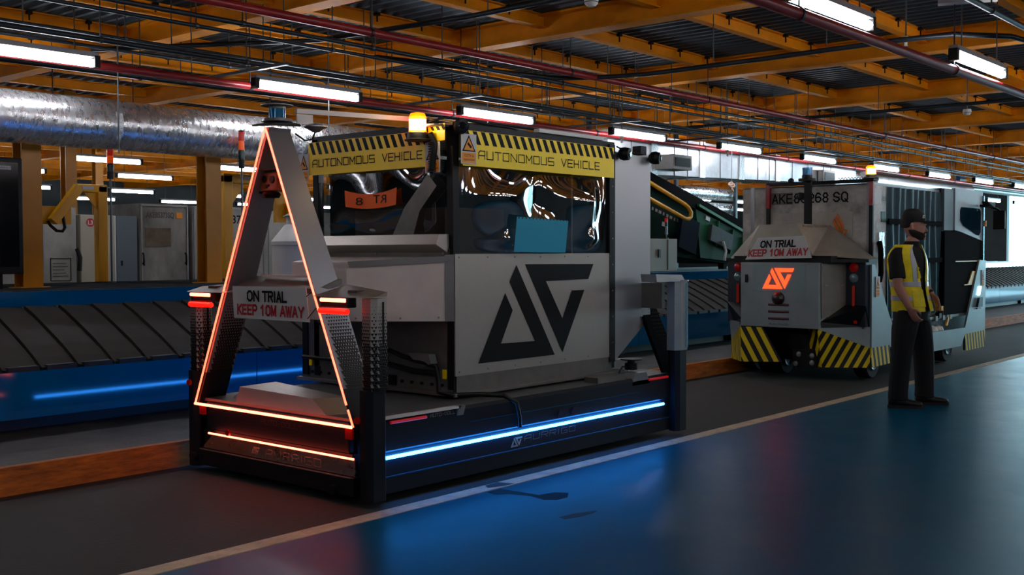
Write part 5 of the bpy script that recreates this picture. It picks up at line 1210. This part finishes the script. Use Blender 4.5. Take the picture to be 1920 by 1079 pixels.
def fingers(mb, w_, h_, side, curl):
    d = (h_ - w_).normalized(); side = (side - d * side.dot(d)).normalized(); c = (curl - d * curl.dot(d) - side * curl.dot(side)).normalized()
    palm = [w_ + d * q for q in (-.01, .025, .06, .09)]
    P_ = [W(p) for p in palm]; rings = []
    sd, cd = (W(side) - W((0, 0, 0))), (W(c) - W((0, 0, 0)))
    for p, (a, b) in zip(P_, [(.027, .019), (.036, .018), (.042, .016), (.038, .012)]):
        rings.append([p + sd * math.cos(2 * math.pi * k / 14) * a + cd * math.sin(2 * math.pi * k / 14) * b for k in range(14)])
    mb.loft(rings)
    for i, (off, L0) in enumerate(((.030, .068), (.010, .078), (-.011, .073), (-.031, .057))):
        b0 = w_ + d * .075 + side * off
        p1 = b0 + d * .02; p2 = p1 + d * L0 * .42 + c * L0 * .12; p3 = p2 + d * L0 * .28 + c * L0 * .28; p4 = p3 + d * L0 * .10 + c * L0 * .28
        limb(mb, [b0, p1, p2, p3, p4], [.0095, .0095, .009, .0082, .0065], 8)
    b0 = w_ + d * .025 + side * .03
    limb(mb, [b0, b0 + side * .022 + d * .022 + c * .006, b0 + side * .03 + d * .048 + c * .014, b0 + side * .026 + d * .068 + c * .022], [.013, .012, .0105, .008], 8)
fingers(body, RW, RH, F * 1.0, -R_ * 1.0 + F * .0)
fingers(body, LW, LH, F * .6 + Vector((0, -1, 0)) * .6, R_ * 1.0)
# legs under the trousers down to the ankles so the body is one figure
sl(body, [(-.02, -.08, .93), (-.09, -.09, .70), (-.115, -.10, .50), (-.135, -.10, .28), (-.145, -.10, .08)], [.085, .075, .055, .05, .04])
sl(body, [(.05, .08, .93), (.12, .09, .70), (.165, .10, .48), (.17, .10, .28), (.175, .10, .08)], [.085, .075, .055, .05, .04])
bo_ = remesh(body.build('body', skin, man), .0055, 4); bo_['label'] = 'skin of face, neck, arms and hands'
# eyes
ey = MB()
for s in (1, -1): ey.lathe(W(hc + HF * .083 + HR * s * .033 + Z * -.006), [(.001, -.009), (.008, -.005), (.010, 0), (.008, .005), (.001, .009)], 12, (W(HF) - W((0, 0, 0))))
ey.build('eyes', mat('eye_white', '#b9b2ab', .3), man)
pu = MB()
for s in (1, -1): pu.lathe(W(hc + HF * .0905 + HR * s * .035 + Z * -.006), [(.005, 0), (.0045, .003)], 10, (W(HF) - W((0, 0, 0))))
pu.build('pupils', blackm, man)
br_ = MB()
for s in (1, -1): limb(br_, [hc + HF * .104 + HR * s * .014 + Z * .02, hc + HF * .1 + HR * s * .035 + Z * .026, hc + HF * .088 + HR * s * .055 + Z * .02], [.004, .005, .003], 6)
br_.build('eyebrows', hairm, man)
# hair and beard shells
hb = MB()
hb.loft([ringp(Vector((hc.x, hc.y, z)) + HF * (sh - .012), HF, HR, a, b, 22, 2.2) for z, a, b, sh in ((1.655, .07, .068, -.024), (1.672, .088, .079, -.016), (1.69, .095, .083, -.014), (1.72, .099, .084, -.014), (1.75, .09, .078, -.016))])
remesh(hb.build('hair', hairm, man), .006, 2)
bd = MB()
hr2 = [(z, a * 1.0 + .004, b * 1.0 + .004, sh) for z, a, b, sh in hr[:5]]
N_ = 30; gv = []
for z, a, b, sh in hr2:
    row = []
    for k in range(N_ + 1):
        th = math.radians(-118 + 236 * k / N_); side = abs(th) / math.radians(118)
        ca, sa = math.cos(th), math.sin(th); f = (abs(ca) ** 2.2 + abs(sa) ** 2.2) ** (-1 / 2.2)
        zz = min(z, 1.586 + .078 * side ** 1.2)
        row.append(W(Vector((hc.x, hc.y, zz)) + HF * (sh + a * ca * f) + HR * b * sa * f))
    gv.append(row)
bd.loft(gv, closed=False, cap=False)
limb(bd, [hc + HF * .084 + HR * .03 + Z * -.085, hc + HF * .093 + HR * .018 + Z * -.064, hc + HF * .102 + Z * -.063, hc + HF * .093 - HR * .018 + Z * -.064, hc + HF * .084 - HR * .03 + Z * -.085], [.005, .006, .006, .006, .005], 8)
bdo = bd.build('beard', mat('beard_brown', '#2e1e17', .8), man); sd = bdo.modifiers.new('solid', 'SOLIDIFY'); sd.thickness = .004; sd.offset = 0
# cap
cp = MB()
cp.loft([ringp(Vector((hc.x, hc.y, z)) + HF * sh, HF, HR, a, b, 26, 2.1) for z, a, b, sh in ((1.712, .106, .089, -.008), (1.728, .110, .092, -.008), (1.765, .109, .091, -.010), (1.80, .094, .081, -.012), (1.825, .065, .06, -.014), (1.835, .03, .03, -.014))])
cc = cp.build('cap', capm, man)
bk = MB(); n = 14; top = []; bot = []
for i in range(n + 1):
    a = -1.05 + 2.1 * i / n
    inner = hc + HF * (.105 * math.cos(a) - .004) + HR * .09 * math.sin(a) + Z * .038
    outer = hc + HF * (.105 + .085 * (math.cos(a) ** .6 if math.cos(a) > 0 else 0)) + HR * .078 * math.sin(a) + Z * (.03 - .012 * abs(math.sin(a)) + .006)
    top.append((W(inner), W(outer)))
for (i0, o0), (i1, o1) in zip(top[:-1], top[1:]):
    dz = Vector((0, 0, .006)); bk.add([i0, o0, o1, i1, i0 + dz, o0 + dz, o1 + dz, i1 + dz], [(0, 3, 2, 1), (4, 5, 6, 7), (0, 1, 5, 4), (1, 2, 6, 5), (2, 3, 7, 6), (3, 0, 4, 7)])
bk.build('cap_peak', capm, man)
q0 = hc + HF * .070 + HR * .068 + Z * .066
logo('cap_logo', white, man, W(q0 + HR * .022 + HF * .006), (W(q0 - HR * .03 + HF * .022) - W(q0)) * 1.1, (W(q0 + Z * .03 - HF * .004) - W(q0)), lift=.008, th=.001)
# shirt
sh_ = MB(); torso(sh_, .012, .86, 1.5)
sl(sh_, [RS - R_ * .09 + Z * .035, RS - R_ * .02 + Z * .008, RS.lerp(RE, .15), RS.lerp(RE, .45), RS.lerp(RE, .78)], [.05, .068, .07, .072, .073]); sl(sh_, [LS + R_ * .09 + Z * .035, LS + R_ * .02 + Z * .008, LS.lerp(LE, .15), LS.lerp(LE, .45), LS.lerp(LE, .78)], [.05, .068, .07, .072, .073])
sh_.loft([ringp(Vector((.0, 0, 1.47)), HF, HR, .078, .078, 20), ringp(Vector((.008, 0, 1.50)), HF, HR, .073, .072, 20), ringp(Vector((.014, 0, 1.535)), HF, HR, .07, .068, 20)])
remesh(sh_.build('shirt', shirtm, man), .008, 3)
# trousers
tr_ = MB()
tr_.loft([ringp((sh, 0, z), R_, F, a, b, 24, 2.3) for z, a, b, sh in ((.80, .17, .125, .02), (.88, .182, .13, .015), (.95, .18, .128, .01), (1.0, .172, .122, .005))])
sl(tr_, [(-.045, -.075, .88), (-.085, -.09, .72), (-.11, -.10, .52), (-.128, -.10, .32), (-.14, -.10, .16), (-.142, -.10, .075)], [.12, .115, .095, .09, .088, .09])
sl(tr_, [(.06, .07, .88), (.115, .09, .72), (.16, .10, .50), (.172, .10, .32), (.178, .10, .16), (.175, .10, .075)], [.12, .118, .098, .09, .088, .09])
remesh(tr_.build('trousers', trom, man), .010, 3)
# vest: open shell with arm holes, left open at the front
vr = [(.88, .205, .155, .02), (.95, .2, .15, .012), (1.03, .19, .14, .002), (1.12, .188, .136, -.01), (1.2, .195, .14, -.02), (1.28, .205, .146, -.028), (1.36, .212, .142, -.035), (1.42, .2, .125, -.035), (1.47, .16, .105, -.03), (1.505, .115, .095, -.018)]
def vp(theta, z, g=0):
    for (z0, a0, b0, s0), (z1, a1, b1, s1) in zip(vr[:-1], vr[1:]):
        if z0 <= z <= z1 + 1e-6:
            t_ = (z - z0) / (z1 - z0); a = a0 + (a1 - a0) * t_; b = b0 + (b1 - b0) * t_; s_ = s0 + (s1 - s0) * t_; break
    a += g; b += g; ca, sa = math.cos(theta), math.sin(theta); f = (abs(ca) ** 2.4 + abs(sa) ** 2.4) ** (-1 / 2.4)
    fold = .005 * math.sin(theta * 9 + z * 14) * max(0, 1.3 - z) * 2
    return W(Vector((s_, 0, z)) + R_ * (a * ca * f) + F * ((b + fold) * sa * f))
# theta: 0 = man's right side, 90deg = front
def vest_in(th, z):
    th = th % (2 * math.pi)
    half = .20 + .05 * max(0, (z - 1.0)) + max(0, z - 1.2) * 1.15      # open front, wider at the neck
    if abs(th - math.pi / 2) < half: return False
    if z > 1.20 and z < 1.47:
        for c in (0, math.pi, 2 * math.pi):
            if abs(th - c) < .50 * math.sqrt(max(0, 1 - ((z - 1.36) / .16) ** 2)): return False
    return True
def vest_patch(fn, name, m, g=0, n=260, nz=110, z0=.885, z1=1.5, solid=.006):
    mb = MB(); idx = {}; 
    for j in range(nz + 1):
        for i in range(n):
            idx[(i, j)] = len(mb.v); mb.v.append(vp(2 * math.pi * i / n, z0 + (z1 - z0) * j / nz, g))
    for j in range(nz):
        for i in range(n):
            th = 2 * math.pi * (i + .5) / n; z = z0 + (z1 - z0) * (j + .5) / nz
            if fn(th, z): mb.f.append([idx[(i, j)], idx[((i + 1) % n, j)], idx[((i + 1) % n, j + 1)], idx[(i, j + 1)]]); mb.sm.append(True)
    o = mb.build(name, m, man)
    me = o.data; bm = bmesh.new(); bm.from_mesh(me); bmesh.ops.delete(bm, geom=[v for v in bm.verts if not v.link_faces], context='VERTS'); bm.to_mesh(me); bm.free()
    sx_ = o.modifiers.new('smooth', 'SMOOTH'); sx_.factor = .5; sx_.iterations = 5
    sd = o.modifiers.new('solid', 'SOLIDIFY'); sd.thickness = solid; sd.offset = 1
    return o
vest_patch(vest_in, 'vest', vestm)['label'] = 'open yellow hi-vis vest'
vest_patch(lambda th, z: vest_in(th, z) and (.985 < z < 1.035 or 1.115 < z < 1.165), 'reflective_band', bandm, .0065, solid=.002)
vest_patch(lambda th, z: vest_in(th, z) and z > 1.165 and (abs(th - 1.02) < .13 or abs(th - (math.pi - 1.02)) < .13 or abs(th - (math.pi + 1.0)) < .13 or abs(th - (2 * math.pi - 1.0)) < .13), 'reflective_band', bandm, .0065, solid=.002)
vest_patch(lambda th, z: vest_in(th, z) and .72 < abs(th) < 1.38 and .93 < z < 1.09, 'vest_pocket', vestm, .010, solid=.006)
vest_patch(lambda th, z: vest_in(th, z) and 1.13 < th < 1.36 and 1.19 < z < 1.30, 'vest_pocket', vestm, .010, solid=.006)
vest_patch(lambda th, z: vest_in(th, z) and 1.2 < th < 1.3 and 1.262 < z < 1.282, 'pocket_clip', blackm, .018, solid=.004)
# watch
limb_ = MB(); limb(limb_, [LW + (LE - LW).normalized() * .03, LW + (LE - LW).normalized() * .005], [.034, .033], 16); limb_.build('watch', blackm, man)
# boots
def boot(ax, ay, d, L=.30, z0=0.0):
    d = Vector(d).normalized(); s = Vector((-d.y, d.x, 0)); heel = Vector((ax, ay, 0)) - d * .085
    up_ = MB()
    def rr(t_, z, wd, h_): c = heel + d * t_ + Z * z; return c
    rings = []
    for t_, zc, wd, hh in ((0, .055, .028, .03), (.02, .06, .037, .045), (.07, .07, .042, .055), (.13, .06, .042, .045), (.19, .047, .046, .034), (.25, .042, .046, .028), (.285, .038, .034, .022), (.30, .034, .015, .014)):
        c = heel + d * t_ + Z * (zc + z0); rings.append([W(c + s * math.cos(2 * math.pi * k / 14) * wd + Z * math.sin(2 * math.pi * k / 14) * hh) for k in range(14)])
    up_.loft(rings)
    limb(up_, [heel + d * .07 + Z * (.05 + z0), heel + d * .07 + Z * (.10 + z0), heel + d * .068 + Z * (.15 + z0)], [(.05, .05), (.05, .05), (.052, .052)], 14)
    remesh(up_.build('boot', bootm, man), .007, 2)
    so = MB(); pts = []
    for t_, wd in ((-.005, .02), (.01, .036), (.06, .042), (.13, .04), (.2, .048), (.26, .046), (.295, .03), (.308, .01)): pts.append((t_, wd))
    pl2 = [W(heel + d * t_ + s * wd + Z * z0) for t_, wd in pts] + [W(heel + d * t_ - s * wd + Z * z0) for t_, wd in pts[::-1]]
    so.prism(pl2, (0, 0, .028)); so.build('boot_sole', solem, man)
boot(-.142, -.10, (1, -.25, 0)); boot(.178, .10, (1, -.12, 0))
# stain on the blue floor
t = MB()
c0 = Vector((5.72, 3.98, .0032)); 
pts = []
for i in range(28):
    a = 2 * math.pi * i / 28; pts.append((6.0 + .17 * math.cos(a) * (1 + .1 * math.sin(3 * a)), 4.02 + .055 * math.sin(a), .0036))
# spill and scuffs on the walkway
def ground_patch(name, pts, m, label, cat, z=.0034):
    t = MB().prism([(x, y, z) for x, y in pts], (0, 0, .0006)).build(name, m)
    return tag(t, label, cat)
ground_patch('liquid_spill', [(4.85, 4.37), (4.969, 4.37), (4.985, 4.225), (4.99, 4.084), (5.107, 4.056), (5.149, 3.983), (5.055, 3.918), (4.963, 3.921), (4.913, 3.981), (4.938, 4.103), (4.9, 4.237), (4.83, 4.291)],
             mat('spill_wet', '#02080d', .6, spec=.1), 'dark wet spill on the blue walkway below the near vehicle', 'spill')
ground_patch('scuff_mark', [(4.638, 3.654), (4.755, 3.645), (4.901, 3.588), (4.851, 3.57), (4.716, 3.579), (4.632, 3.605)], mat('scuff_dark', '#03131c', .6), 'dark scuff mark on the blue walkway nearer than the wet spill', 'scuff')
ground_patch('line_chip', [(4.974, 4.50), (5.098, 4.505), (5.136, 4.40), (5.10, 4.40), (5.023, 4.41), (4.938, 4.442)], mat('chip_dark', '#101214', .7), 'dark chipped patch on the pale floor line beside the near vehicle', 'scuff', .0048)
